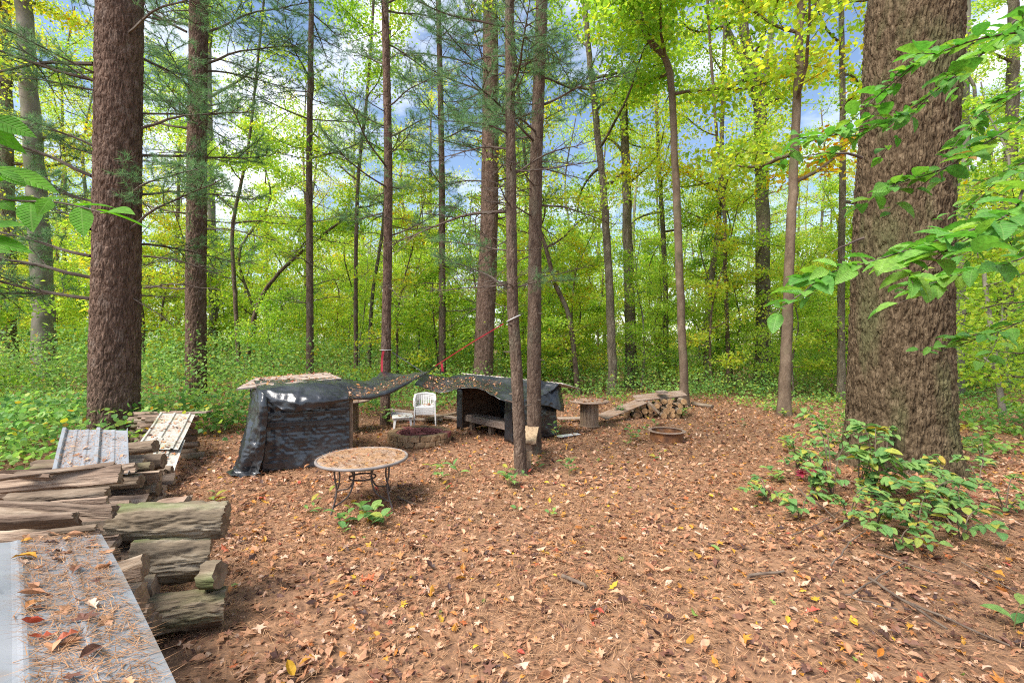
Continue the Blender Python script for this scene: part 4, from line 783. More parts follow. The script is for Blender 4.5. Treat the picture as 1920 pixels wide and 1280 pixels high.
# ------------------------------------------------------------------ white resin chairs and side table
def chair(label, z, rz, base):
    t = tag(empty('plastic_chair', base + up * z, rz), label, 'chair', 'stacked white chairs'); wd, sz, bt, dp = .50, .335, .62, .44     # local: +X to the side, -Y is the front
    a = Acc(); S = np.array([[((v - .5) * (wd - .09 + .02 * (1 - u)), -dp / 2 + dp * u, sz + .018 * (2 * v - 1) ** 2 - .02 * math.sin(u * pi) - .03 * max(0, .12 - u) / .12 - .012 * u) for v in np.linspace(0, 1, 9)] for u in np.linspace(0, 1, 9)])
    i = (np.arange(8)[:, None] * 9 + np.arange(8)[None]).ravel(); a.add(S.reshape(-1, 3), np.stack([i, i + 1, i + 10, i + 9], 1)); a.build('seat', M['plastic'], t, smooth=True, solid=.016)
    a = Acc(); box(a, (0, -dp / 2 + .005, sz - .045), (wd - .08, .012, .055)); a.build('seat_apron', M['plastic'], t, bevel=.004)
    th = np.linspace(-1, 1, 15); arc = lambda z_, y0, k=0: np.stack([th * (wd / 2 - .025 + k), y0 + .14 * (1 - th ** 2) , 0 * th + z_ - .02 * th ** 2], 1)
    bk = tag(empty('backrest', (0, 0, 0)), None); bk.parent = t
    a = Acc(); b0, b1 = arc(bt - .055, dp / 2 - .07), arc(bt, dp / 2 - .065); V = np.concatenate([b0, b1]); k = np.arange(14); a.add(V, np.stack([k, k + 1, 15 + k + 1, 15 + k], 1)); a.build('top_rail', M['plastic'], bk, smooth=True, solid=.016)
    for q in range(7):
        x = (q - 3) / 3 * .135; f = x / (wd / 2 - .025); a = Acc(); y = dp / 2 - .07 + .14 * (1 - f * f); beam(a, (x * .95, dp / 2 - .01, sz - .01), (x, y, bt - .05), .028, .010, up=(0, 1, 0)); a.build('slat', M['plastic'], bk)
    for sg in (-1, 1):
        a = Acc(); x = sg * (wd / 2 - .02)
        for q in range(3): zz = bt - .09 - .05 * q; tube(a, spline([(sg * .15, dp / 2 + .03, zz), (sg * .21, dp / 2 - .01, zz - .004), (x, dp / 2 - .08, zz - .012)], 7), .0085, 5)
        a.build('side_bar', M['plastic'], bk)
        a = Acc(); q = spline([(x, dp / 2 - .08, bt - .03), (x + sg * .012, .06, sz + .185), (x + sg * .016, -.10, sz + .165), (x + sg * .01, -dp / 2 + .02, sz + .13)], 12)
        V = np.concatenate([q + (-.024, 0, 0), q + (.024, 0, 0)]); k = np.arange(11); a.add(V, np.stack([k, k + 1, 12 + k + 1, 12 + k], 1)); a.build('armrest', M['plastic'], t, smooth=True, solid=.014)
        for yy, top, dx in ((-dp / 2 + .02, sz + .13, .01), (dp / 2 - .07, bt - .04, .0)):
            a = Acc(); n = 6; u = np.linspace(0, 1, n)[:, None]; top_p = np.array((x + sg * dx, yy, top)); bot = np.array((x + sg * .03, yy + (-.045 if yy < 0 else .07), 0)); P = top_p + (bot - top_p) * u; w = (.030 - .008 * u[:, 0])
            V = np.concatenate([P + np.stack([w * -sg, 0 * w, 0 * w], 1), P, P + np.stack([0 * w, w * (1 if yy < 0 else -1), 0 * w], 1)]); k = np.arange(n - 1); a.add(V, np.concatenate([np.stack([k, k + 1, n + k + 1, n + k], 1), np.stack([n + k, n + k + 1, 2 * n + k + 1, 2 * n + k], 1)])); a.build('leg', M['plastic'], t, solid=.010)
cb = GP(796, 796); cb[1] += .05
for k, lab in enumerate(('white resin chair at the bottom of the stack, its legs on the ground', 'white resin chair second from the bottom of the stack', 'white resin chair second from the top of the stack', 'white resin chair on top of the stack, leaves on its seat')):
    chair(lab, k * .040, .18, cb)
g = np.random.default_rng(81); p = cb + np.stack([g.normal(0, .1, 22), g.normal(.03, .08, 22), np.full(22, .458)], 1); a = Acc(); put_litter(a, g, p, np.tile(up, (22, 1)), (.05, .09)); needles_at(a, g, np.repeat(p, 5, 0), np.tile(up, (110, 1))); litter_thing(a, 'brown leaves on the seat of the topmost white chair')
sb = GP(755, 804); st = tag(empty('side_table', sb, .25), 'small white plastic side table left of the stacked chairs', 'table')
a = Acc(); box(a, (0, 0, .29), (.46, .42, .022)); a.build('top', M['plastic'], st, bevel=.010)
a = Acc(); box(a, (0, 0, .265), (.41, .37, .03)); a.build('apron', M['plastic'], st, bevel=.006)
for sx in (-1, 1):
    for sy in (-1, 1):
        a = Acc(); P = np.array([(sx * .185, sy * .165, .285), (sx * .20, sy * .178, .14), (sx * .215, sy * .19, -.01)]); w = .052
        V = np.concatenate([P + np.array([(-sx * (w - .01 * k), 0, 0) for k in range(3)]), P, P + np.array([(0, -sy * (w - .01 * k), 0) for k in range(3)])]); k = np.arange(2); a.add(V, np.concatenate([np.stack([k, k + 1, 3 + k + 1, 3 + k], 1), np.stack([3 + k, 3 + k + 1, 6 + k + 1, 6 + k], 1)])); a.build('leg', M['plastic'], st, solid=.012)
g = np.random.default_rng(82); p = sb + np.stack([g.normal(0, .08, 14), g.normal(0, .07, 14), np.full(14, .303)], 1); a = Acc(); put_litter(a, g, p, np.tile(up, (14, 1)), (.04, .07)); needles_at(a, g, np.repeat(p, 9, 0), np.tile(up, (126, 1))); litter_thing(a, 'needles lying on the small white side table')
a = Acc(); q = Q(740, 783, 11.0); beam(a, Q(733, 776, 11.05), Q(772, 779, 11.1), .02, .12); tag(a.build('white_board', M['plastic']), 'white board edge standing behind the small side table', 'board')

# ------------------------------------------------------------------ boards, planks and the bench between the pines
def board(p, q, w, th, mat, label, name='plank', cat='plank', upv=(0, 0, 1), group=None, jit=.004):
    a = Acc(); p, q = np.array(p), np.array(q); beam(a, p, q, w, th, jit=jit, up=upv); return tag(a.build(name, M[mat], None, bevel=.003), label, cat, group)
board(GP(727, 775) + up * .12, GP(868, 792) + up * .10, .16, .04, 'wood_gx', 'weathered board lying behind the white chairs, rear of three')
board(GP(735, 790) + up * .05, GP(830, 791) + up * .06, .20, .04, 'wood_gx', 'weathered leafy board on the ground behind the small side table')
board(GP(800, 792) + up * .08, GP(872, 778) + up * .10, .14, .06, 'wood_grey', 'dark board running from the chair stack to the open shelter')
board(G(1046, 784, .08), G(1092, 783, .08), .25, .03, 'wood_gx', 'weathered board lying behind the cable spool table')
board(G(1047, 818, .03), G(1084, 813, .03), .16, .02, 'plastic', 'white board flat on the leaves beside the open shelter', 'white_board', 'board')
bn = tag(empty('bench', (.26, 7.2, 0)), 'plank bench fixed between the two pines in front of the open shelter', 'bench'); ob = np.array((.26, 7.2, 0))
a = Acc(); beam(a, np.array((.245, 7.0, .455)) - ob, np.array((.36, 8.15, .475)) - ob, .24, .04, jit=.004); a.build('seat', M['wood_tan'], bn, bevel=.004)
a = Acc(); box(a, np.array((.255, 7.08, .21)) - ob, (.085, .085, .47)); a.build('leg', M['wood_grey'], bn, bevel=.004)
a = Acc(); beam(a, np.array((.02, 6.92, .27)) - ob, np.array((.30, 6.94, .255)) - ob, .035, .14, jit=.004); a.build('cross_brace', M['wood_tan'], bn, bevel=.004)
a = Acc(); beam(a, np.array((.345, 7.95, .2)) - ob, np.array((.345, 7.97, .44)) - ob, .18, .04, up=(0, 1, 0)); a.build('leg', M['wood_grey'], bn, bevel=.004)

# ------------------------------------------------------------------ firewood and metal sheets
def along(p, q, roll=0.):
    p, q = np.array(p, float), np.array(q, float); x = norm(q - p); y = norm(np.cross((0, 0, 1), x)); z = np.cross(x, y); c = (p + q) / 2
    return Matrix([[x[r], y[r], z[r], c[r]] for r in range(3)] + [[0, 0, 0, 1]]) @ Matrix.Rotation(roll, 4, 'X'), float(np.linalg.norm(q - p))
def log_mesh(L_, r, seed, kind='round', n=14, seg=14, depth=.08, bark='log_bark', cut='log_old'):
    g = np.random.default_rng(seed); a = Acc(); x = np.linspace(-L_ / 2, L_ / 2, n)
    if kind == 'round':
        th = np.linspace(0, 2 * pi, seg, endpoint=False); TH, X = np.meshgrid(th, x); C, S_ = np.cos(TH), np.sin(TH)
        rid = 1 - 2.4 * np.abs(vnoise(np.stack([X * 4 + seed, C * 8.5, S_ * 8.5], -1), seed)) + .6 * np.abs(vnoise(np.stack([X * 9 + seed, C * 11, S_ * 11], -1), seed + 4)); low = vnoise(np.stack([X * 2.2, C * 1.1, S_ * 1.1], -1), seed + 1)
        if seg > 60:
            cu = 26; rid = 2.2 * smooth01(vor2(TH / (2 * pi) * cu + .6 * vnoise(np.stack([X * 7, C * 3, S_ * 3], -1), seed), X / .27 + 300 + .3 * np.sin(TH * 4), cu, seed) / .35) * (.55 + .45 * vnoise(np.stack([X * 6, C * 5, S_ * 5], -1), seed + 6)) - 1
        R = r * (1 + depth * rid + .035 * low + .5 * depth * vnoise(np.stack([X * 22, C * 9, S_ * 9], -1), seed + 2))
        base = [np.stack([X, C * R, S_ * R], -1)]
    else:                                            # split wedge
        m = g.integers(3, 6); aa = np.sort(g.uniform(0, 2 * pi, m)) if m > 3 else np.array([0, 2.0, 4.1]) + g.normal(0, .25, 3); cor = np.stack([np.cos(aa), np.sin(aa)], 1) * g.uniform(.75, 1.15, (m, 1))
        u = np.linspace(0, m, seg, endpoint=False); i = u.astype(int); f = (u - i)[:, None]; sec = cor[i] * (1 - f) + cor[(i + 1) % m] * f
        T = np.repeat(sec[None], n, 0) * r; X = np.repeat(x[:, None], seg, 1)
        w = vnoise(np.stack([X * 4, T[..., 0] * 30, T[..., 1] * 30], -1), seed); w2 = vnoise(np.stack([X * 11, T[..., 0] * 70, T[..., 1] * 70], -1), seed + 3); T = T * (1 + .24 * w + .14 * w2)[..., None] + (g.normal(0, .03, 2) * r) * (x / L_)[:, None, None] * 2
        base = [np.stack([X, T[..., 0], T[..., 1]], -1)]
    V = base[0]; V[0, :, 0] += g.normal(0, .006, seg); V[-1, :, 0] += g.normal(0, .006, seg)
    i = np.arange(n - 1)[:, None] * seg; j = np.arange(seg)[None]; k = (j + 1) % seg
    a.add(V.reshape(-1, 3), np.stack([i + j, i + k, i + seg + k, i + seg + j], -1).reshape(-1, 4))
    for e in (0, n - 1):
        f = np.array([(q, (q + 1) % seg, seg) if e else ((q + 1) % seg, q, seg) for q in range(seg)]); a.add(np.vstack([V[e], V[e].mean(0)]), f, .5, 1)
    return a.mesh('log', [M[bark if kind == 'round' else 'split'], M[cut]], kind == 'round')
def put_log(me, mt, label, group=None, name='log'):
    o = link(name, me); o.matrix_world = mt; return tag(o, label, 'log', group)
# the big rounds beside the near pile
for px0, px1, py, Y, r, z, sd, bark, lab in [
    (262, 420, 1143, 3.10, .125, .125, 901, 'log_bark', 'big ridged bark log at the foot of the near woodpile, on the ground'),
    (243, 392, 1055, 3.26, .150, .395, 902, 'log_moss', 'big moss-green log in the middle of the three big near logs'),
    (212, 424, 990, 3.36, .130, .640, 903, 'log_moss', 'big grey log on top of the three big near logs')]:
    p, q = Q(px0, py, Y - .08), Q(px1, py - 8, Y + .14); p[2] = z + .05; q[2] = z - .005; mt, L_ = along(p, q, .4 * sd); put_log(log_mesh(L_, r, sd, 'round', 70, 96, .085, bark), mt, lab)
mt, L_ = along(Q(383, 1078, 3.2), Q(413, 1076, 3.2)); put_log(log_mesh(L_, .085, 905, 'round', 12, 20, .1, 'log_moss'), mt, 'short bark stub beside the moss-green log')
mt, L_ = along(Q(285, 962, 3.75), Q(345, 950, 3.7), .5); put_log(log_mesh(L_, .12, 906, 'split', 12, 14), mt, 'pointed bark slab sticking up behind the big grey log', name='bark_slab')
mt, L_ = along(Q(212, 1073, 2.75), Q(274, 1052, 2.8), .8); put_log(log_mesh(L_, .05, 907, 'round', 12, 16, .05), mt, 'small dark round poking out between metal sheet and moss-green log')
# logs lying on top of the near pile, seen one by one
TOPS = [
    ((-70, 893), (96, 893), .93, .030, 'split', 'thin curved bark slab at the back of the near woodpile top'),
    ((-60, 918), (228, 893), .86, .085, 'split', 'thick rotten log lying across the back of the near woodpile'),
    ((-60, 905), (214, 872), .95, .035, 'split', 'long grey split rail on the rotten log'),
    ((14, 938), (202, 924), .88, .045, 'round', 'dark half-burnt log with a yellow leaf beside it'),
    ((95, 947), (202, 938), .86, .032, 'split', 'short split piece under the half-burnt log'),
    ((-60, 950), (214, 960), .89, .05, 'split', 'pale flat-topped split log reaching farthest right on the pile'),
    ((-70, 985), (150, 975), .86, .075, 'split', 'cream-coloured split log in front of the flat-topped one'),
    ((95, 998), (180, 988), .90, .018, 'round', 'thin grey branch lying on the near woodpile'),
    ((-60, 1016), (188, 1002), .85, .055, 'split', 'brown split log along the metal sheet edge'),
    ((-60, 968), (120, 968), .84, .06, 'round', 'dark log in the gap behind the cream split log'),
]
for k, (l, r_, z, rad, kd, lab) in enumerate(TOPS):
    mt, L_ = along(G(*l, z), G(*r_, z), k * 1.3); put_log(log_mesh(L_, rad, 920 + k, kd, 24, 26, .1), mt, lab)
# the pile below and behind
LM = [log_mesh(1.0, .068, 940 + k, 'split' if k % 3 else 'round', 10, 14) for k in range(7)]
g = np.random.default_rng(96); ES = np.array([(-1.32, 1.42), (-2.16, 2.45), (-3.10, 3.62), (-3.72, 4.55), (-4.28, 5.5), (-4.6, 6.0)]); dl = norm(np.array((-.96, -.24, 0)))
for layer in range(6):
    for s in np.arange(-1.28, 3.6, .128):
        e = np.array([np.interp(s, [-1.33, 0, 1.2, 2.2, 3.2, 3.8], ES[:, 0]), np.interp(s, [-1.33, 0, 1.2, 2.2, 3.2, 3.8], ES[:, 1])]); zt = .80 if s < 2.4 else .80 - (s - 2.4) * .35; z = .065 + layer * .135 + g.normal(0, .008)
        if z > zt - (.10 if s < 1.6 else .0): continue
        en = np.array((e[0], e[1], z)) - dl * g.normal(0, .09) ; o = link('log', LM[g.integers(0, 7)]); mt, _ = along(en + dl * 1.0, en, g.uniform(0, 6)); o.matrix_world = mt @ Matrix.Scale(g.uniform(.85, 1.2), 4)
        tag(o, 'split firewood log within the near woodpile', 'log', 'logs inside the near woodpile')
for px0, px1, py, Y, rad, kd, lab in [(228, 256, 878, 4.0, .05, 'split', 'square-cut split end jutting out behind the rotten log'), (243, 285, 876, 4.3, .045, 'round', 'round stick end behind the square-cut split end'), (240, 292, 838, 5.2, .07, 'round', 'bare brown log end beside the white panels'), (268, 308, 920, 4.9, .07, 'split', 'pale split log fallen on the ground below the white panels'), (240, 280, 900, 4.2, .05, 'round', 'dark log end below the square-cut split end')]:
    mt, L_ = along(Q(px0 - 25, py + 6, Y), Q(px1, py - 2, Y + .05), px0); put_log(log_mesh(L_, rad, px0 + py, kd, 12, 18, .06), mt, lab)

def ribbed(name, o, u, v, lu, lv, ribs, h, label, mat, cat='metal sheet', sag=.0, minor=(), seed=0, nv=90):
    """steel sheet from corner o, along unit u (lu) and unit v (lv); ribs = positions across v of raised seams running along u"""
    o, u, v = np.array(o, float), norm(np.array(u, float)), norm(np.array(v, float)); n = norm(np.cross(u, v)); n = n if n[2] > 0 else -n
    a = Acc(); tv = np.linspace(0, lv, nv); tu = np.linspace(0, lu, 14); hp = np.zeros(nv)
    for rb in ribs: hp = np.maximum(hp, h * smooth01((.030 - np.abs(tv - rb)) / .014))
    for rb in minor: hp = np.maximum(hp, h * .22 * smooth01((.022 - np.abs(tv - rb)) / .012))
    S = o + u * tu[:, None, None] + v * tv[None, :, None] + n * (hp[None, :, None] + sag * np.sin(tu / lu * pi)[:, None, None] + .004 * vnoise(np.stack([tu[:, None] * 3 + 0 * tv[None], 0 * tu[:, None] + tv[None] * 3, 0 * tu[:, None] + 0 * tv[None] + seed], -1), seed)[..., None])
    i = (np.arange(13)[:, None] * nv + np.arange(nv - 1)[None]).ravel(); a.add(S.reshape(-1, 3), np.stack([i, i + nv, i + nv + 1, i + 1], 1)); return tag(a.build(name, M[mat], None, smooth=False, solid=.004), label, cat), S
_, S = ribbed('metal_sheet', (-2.29, 2.54, .925), (.74, -.672, .0), (-.69, -.69, .18), 2.3, 1.0, (.47, .93), .030, 'large grey steel sheet on the nearest end of the woodpile', 'sheet', minor=(.16, .32, .62, .78), seed=2, sag=.02)
litter_thing(on_sheet(S, 60, 65, (.0, .03), (.95, .32), 50, (.05, .10)), 'oak leaves and needles along the edge of the large grey sheet')
litter_thing(on_sheet(S, 5, 66, (.25, .3), (.9, .95), 14, (.07, .12)), 'few loose needles in the middle of the large grey sheet')
c0, c1, c2 = Q(96, 884, 3.95), Q(243, 884, 4.0), Q(240, 803, 4.75)
_, S = ribbed('metal_sheet', c0 - (0, 0, .02), c2 - c1, c1 - c0, np.linalg.norm(c2 - c1), np.linalg.norm(c1 - c0), (.03, .36, .655), .03, 'pale grey ribbed steel sheet tilted against the thick pine', 'sheet', seed=3, minor=(.14, .25, .5))
litter_thing(on_sheet(S, 14, 67, (.0, .05), (.95, .95), 40, (.04, .07)), 'streaks of needles on the tilted pale steel sheet')
def siding(a_, b_, c_, lab, ribs, seed):
    a_, b_, c_ = map(np.array, (a_, b_, c_)); _, S = ribbed('siding_panel', a_, c_ - a_, b_ - a_, np.linalg.norm(c_ - a_), np.linalg.norm(b_ - a_), ribs, .022, lab, 'sheet_white', 'panel', seed=seed); return S
S1 = siding(Q(262, 905, 6.0), Q(318, 910, 6.02), Q(300, 822, 7.05), 'mouldy white panel sloping to the ground, lower of the two', (.03, .2, .37), 4)
S2 = siding(Q(255, 840, 6.75), Q(334, 843, 6.68), Q(300, 775, 8.1), 'mouldy white panel on the wood stack, upper of the two', (.03, .29, .58), 5)
litter_thing(on_sheet(S1, 30, 68, (.03, .03), (.97, .97), 12, (.05, .08)), 'leaves on the lower mouldy white panel'); litter_thing(on_sheet(S2, 60, 69, (.03, .03), (.97, .97), 12, (.05, .08)), 'leaves on the upper mouldy white panel')
# stack under the white panels
for layer in range(6):
    for k in range(5):
        z = .06 + layer * .115; c = np.array((Q(362, 800, 8.3 + .16 * k)[0] - .10 * k, 8.0 + .17 * k, z)); o = link('log', LM[g.integers(0, 7)]); mt, _ = along(c + (-.55, -.1, 0), c + (.25, .1, 0), g.uniform(0, 6)); o.matrix_world = mt @ Matrix.Scale(g.uniform(.7, .85), 4)
        tag(o, 'split log in the small stack under the white panels', 'log', 'logs stacked under the white panels')
board(Q(335, 774, 8.6), Q(392, 772, 8.5), .12, .03, 'wood_gx', 'grey board lying on the stack under the white panels')
mt, L_ = along(GP(340, 862) + up * .05, GP(385, 858) + up * .05); put_log(log_mesh(L_, .055, 981, 'round', 10, 14), mt, 'dark log on the ground right of the lower white panel')

# far log stack with its cover boards
g = np.random.default_rng(97); FM = [log_mesh(.55, .075, 960 + k, 'round' if k % 4 else 'split', 8, 14, .05, cut='log_cut') for k in range(5)]
for layer in range(5):
    for k in range(11):
        x = 3.05 + k * .148 + .07 * (layer % 2) + g.normal(0, .02); z = .07 + layer * .118; lim = np.interp(x, [2.9, 3.4, 3.9, 4.6], [.14, .30, .46, .54])
        if z > lim: continue
        c = np.array((x, 12.15 + g.normal(0, .05), z)); o = link('log', FM[g.integers(0, 5)]); mt, _ = along(c + (.06, .3, 0), c + (g.normal(0, .04), -.3, 0), g.uniform(0, 6)); o.matrix_world = mt @ Matrix.Scale(g.uniform(.75, 1.1), 4)
        tag(o, 'log showing its round end in the far log stack', 'log', 'logs of the far stack beside the slim tan tree')
mt, L_ = along(Q(1215, 752, 11.7), Q(1236, 775, 11.5)); put_log(log_mesh(L_, .035, 991, 'round', 8, 10), mt, 'grey branch leaning on the front of the far log stack', name='branch_piece')
board(Q(1128, 782, 11.3), Q(1205, 752, 12.0), .34, .03, 'ply', 'leaf-strewn board sloping from the ground up to the far log stack', upv=(-.45, -.5, 1))
board(Q(1190, 747, 12.1), Q(1283, 737, 12.4), .30, .03, 'ply', 'leaf-strewn board lying on top of the far log stack', upv=(-.1, -.45, 1))
board(Q(1232, 735, 12.1), Q(1249, 734, 12.1), .3, .06, 'wood_gx', 'small brown block on the far log stack cover', 'wood_block', 'block')
mt, L_ = along(GP(1298, 760) + up * .06, GP(1336, 767) + up * .06); put_log(log_mesh(L_, .07, 992, 'round', 10, 12), mt, 'dark fallen log right of the slim tan tree')

# ------------------------------------------------------------------ sticks on the floor
def stick(px0, py0, px1, py1, r, label, seed, lift=.02, bend=.03):
    g = np.random.default_rng(seed); p, q = GP(px0, py0), GP(px1, py1); n = 9; P = p + (q - p) * np.linspace(0, 1, n)[:, None] + np.cumsum(g.normal(0, bend / 4, (n, 3)) * (1, 1, .2), 0); P[:, 2] = gz(P[:, 0], P[:, 1]) + r + lift
    a = Acc(); tube(a, P, np.linspace(r, r * .65, n), 7, rough=.08, seed=seed); return tag(a.build('stick', M['twig'], smooth=True), label, 'stick')
stick(1054, 1088, 1108, 1110, .018, 'short thick stick lying in the middle foreground', 1); stick(1402, 1088, 1480, 1080, .016, 'straight dark stick lying below the oak shrubs', 2)
stick(745, 935, 775, 950, .014, 'pale stick on the ground right of the round table', 3); stick(1630, 1090, 1760, 1180, .012, 'long tan stem lying at the lower right', 4); stick(1690, 1130, 1900, 1220, .010, 'long thin stem near the lower right corner', 5)
stick(290, 760, 375, 772, .03, 'fallen branch behind the white panels', 6, .1); stick(330, 700, 352, 765, .02, 'pale dead stem standing behind the white panels', 7, .1)
stick(1560, 1000, 1650, 945, .012, 'dark stem lying under the oak shrub leaves', 8); stick(1600, 1120, 1700, 1060, .008, 'thin twig below the oak shrub', 9); stick(400, 792, 445, 800, .022, 'dead branch lying left of the board roof shelter', 10)
stick(1345, 740, 1362, 715, .02, 'pale dead branch among the plants left of the forked grey tree', 11, .3)

# ------------------------------------------------------------------ seedlings and shrubs: each leaf its own piece
def leaf_mesh(sh, mat, name='leaf'): b = Acc(); b.add(*sh); return b.mesh(name, mat, True)
serr = lambda s: oval(s) * (1 + .05 * np.cos(2 * pi * 9 * s))
SEED = [leaf_mesh(leaf_shape(oval, 9, .58, .10 + .06 * k, .22 - .1 * k, -.1 * k, seed=k, rough=.02, stalk=.12), M['leaf_seedling']) for k in range(4)]
SLIM = [leaf_mesh(leaf_shape(lance, 9, .40, .12, .25 - .1 * k, -.15 * k, seed=k, stalk=.1), M['leaf_seedling']) for k in range(3)]
def place_leaf(me, p, head, nrm, sz, parent, name='leaf'):
    R = frames(np.array([nrm], float), np.array([head], float))[0]; o = link(name, me, parent)
    o.matrix_parent_inverse = Matrix(); mt = Matrix([[*(R[r] * sz), p[r]] for r in range(3)] + [[0, 0, 0, 1]])
    o.matrix_local = mt; return o
def seedling(px, py, h, nl, sz, label, seed, stems=1, slim=False, spread=.12, lean=0.):
    h *= 1.3; sz *= 1.2; c = GP(px, py); t = tag(empty('seedling', c), label, 'plant'); g = np.random.default_rng(seed)
    for s in range(stems):
        top = np.array((g.normal(lean, spread), g.normal(0, spread), h * g.uniform(.75, 1.1))); P = spline([(0, 0, -.03), top * (.35, .35, .5), top], 8); a = Acc(); tube(a, P, np.linspace(.0035, .0018, 8), 5); a.build('stem', M['stem'], t)
        for k in range(nl):
            u = .35 + .65 * k / max(1, nl - 1); p = P[int(u * 7)]; az = k * 2.4 + g.uniform(-.4, .4); d = np.array((cos(az), sin(az), g.uniform(-.05, .35)))
            place_leaf((SLIM if slim else SEED)[g.integers(0, 3)], p + d * .012, d, np.array((-.35 * d[0], -.35 * d[1], 1)) + g.normal(0, .15, 3), sz * g.uniform(.75, 1.2), t)
SD = [(690, 985, .16, 6, .13, 'broad-leaved seedlings under the front of the round table', 3, False), (640, 985, .14, 5, .10, 'leafy sprig in front of the left leg of the round table', 2, False), (575, 965, .12, 4, .10, 'pale green sprig left of the round table legs', 2, True),
      (828, 905, .24, 6, .13, 'bright green seedling clump between round table and bench', 2, True), (865, 892, .22, 5, .12, 'bright green seedling right of the clump, before the fire pit', 1, True), (952, 912, .20, 7, .12, 'yellow-green seedlings at the foot of the gnarled pine', 3, True),
      (1068, 890, .18, 6, .11, 'green seedling right of the bench pines', 2, True), (1040, 828, .26, 6, .12, 'leafy seedling at the corner of the open shelter', 2, True), (1185, 828, .28, 8, .11, 'green seedling between spool table and fire ring', 2, False), (1172, 835, .12, 4, .08, 'small yellow-green sprig before the spool table', 1, False),
      (1222, 862, .12, 4, .09, 'small seedling in front of the rusty fire ring', 1, False), (1245, 778, .30, 7, .12, 'leafy plant growing against the far log stack', 2, False), (1160, 788, .35, 8, .11, 'leafy plant between spool table and sloping board', 2, False), (1278, 784, .22, 6, .10, 'low yellowish plant at the foot of the slim tan tree', 2, False),
      (1232, 800, .16, 5, .09, 'yellow-tipped plant behind the rusty fire ring', 1, False), (1010, 882, .14, 6, .08, 'low bluish-green sprig behind the gnarled pine foot', 2, False), (1028, 965, .10, 4, .07, 'tiny seedling alone in the middle of the litter', 1, False), (970, 955, .06, 3, .06, 'tiny low sprig left of the lone seedling', 1, False),
      (400, 945, .08, 5, .10, 'flat green leaves beside the big grey log', 1, False), (725, 800, .35, 7, .12, 'leafy plant at the foot of the strapped slender pine', 2, False), (1390, 800, .12, 4, .09, 'small plant on the litter right of the fire ring', 1, False), (640, 1000, .08, 3, .10, 'low leaf pair in front of the round table sprig', 1, False), (1470, 782, .14, 6, .09, 'low plant at the foot of the leaning tan trunk', 2, False),
      (1900, 1180, .12, 4, .13, 'green leaf sprig at the lower right edge', 1, False), (1480, 850, .22, 7, .10, 'loose green plant left of the oak shrubs', 3, False), (1455, 905, .20, 6, .10, 'thin green plant at the litter edge before the oak', 2, False), (1850, 830, .25, 7, .10, 'low plant on the litter right of the oak foot', 3, False), (1520, 790, .3, 8, .09, 'tall thin plant against the left side of the oak foot', 2, False), (1880, 770, .3, 8, .11, 'yellowish plant beyond the right side of the oak', 3, False), (1830, 740, .35, 9, .11, 'yellow-green plant behind the right side of the oak', 3, False)]
for k, (px, py, h, nl, sz, lab, stn, sl) in enumerate(SD): seedling(px, py, h, nl, sz, lab, 600 + k, stn, sl, .09 + .03 * stn)
seedling(690, 778, .4, 9, .12, 'leafy plant behind the strapped slender pine', 650, 3); seedling(895, 770, .5, 9, .13, 'leafy plant left of the open shelter', 651, 3, False, .2)
REDL = leaf_mesh(maple_shape(.15, 2), M['leaf_red'])
def shrub(px, py, stems, label, seed, sz, red=0):
    """arching stems from one root; leaves along them in two rows"""
    c = GP(px, py); t = tag(empty('shrub', c), label, 'shrub'); g = np.random.default_rng(seed)
    for (dx, dy, h, nl) in stems:
        P = spline([(0, 0, -.04), (dx * .3, dy * .3, h * .75), (dx * .75, dy * .75, h), (dx, dy, h * .85)], 14); a = Acc(); tube(a, P, np.linspace(.007, .002, 14), 5); a.build('stem', M['twig'], t)
        ax = norm(np.array((dx, dy, .0)) + 1e-6); sd = np.array((-ax[1], ax[0], 0))
        nl = int(nl * 1.45)
        for k in range(nl):
            u = .22 + .78 * k / max(1, nl - 1); i = int(u * 13); s = 1 if k % 2 else -1; d = ax * .5 + sd * s * g.uniform(.5, 1) + np.array((0, 0, g.uniform(-.2, .2)))
            red_now = red and k < red; place_leaf(REDL if red_now else SEED[g.integers(0, 4)], P[i] + g.normal(0, .012, 3), d, np.array((g.normal(0, .25), g.normal(-.15, .25), 1)), sz * g.uniform(.7, 1.2) * (1.7 if red_now else 1), t)
shrub(1640, 935, [(.0, -.2, .62, 16), (.35, -.25, .5, 14), (-.35, -.15, .6, 15), (.1, .1, .85, 15), (-.1, -.5, .35, 12), (.65, -.1, .40, 12), (-.15, .1, .9, 13), (.3, -.5, .3, 10)], 'broad-leaved shrub with yellowing leaves at the front of the oak foot', 701, .15)
shrub(1560, 930, [(-.35, .1, .55, 13), (.2, -.1, .65, 14), (-.4, -.2, .4, 12), (0, .2, .85, 14), (-.2, .3, 1.0, 13)], 'shrub of pale leaves against the left of the oak foot', 702, .11)
shrub(1525, 905, [(-.15, 0, .45, 9), (.1, -.1, .4, 8), (-.35, .1, .3, 8)], 'small shrub with one dark red leaf cluster left of the oak', 703, .12, red=2)
shrub(1735, 965, [(.3, -.15, .42, 11), (-.2, -.2, .4, 10), (.5, .1, .35, 10), (.1, -.4, .25, 8)], 'low green shrub before the right flare of the oak', 704, .13)
shrub(1680, 1030, [(.2, -.1, .25, 8), (-.25, -.1, .25, 8), (.1, -.3, .2, 7)], 'low green sprays on the litter below the oak shrubs', 705, .115)
shrub(1800, 1010, [(.3, 0, .3, 9), (.1, -.3, .22, 8), (-.2, -.1, .3, 8)], 'sparse green shrub toward the lower right of the oak', 706, .115)
shrub(1500, 970, [(-.2, -.1, .22, 7), (.2, -.05, .3, 7)], 'sparse sprig of single leaves left of the oak shrubs', 707, .12)
shrub(1835, 915, [(.3, .2, .3, 9), (-.1, .2, .35, 9)], 'thin shrub growing from the right root of the oak', 708, .12)

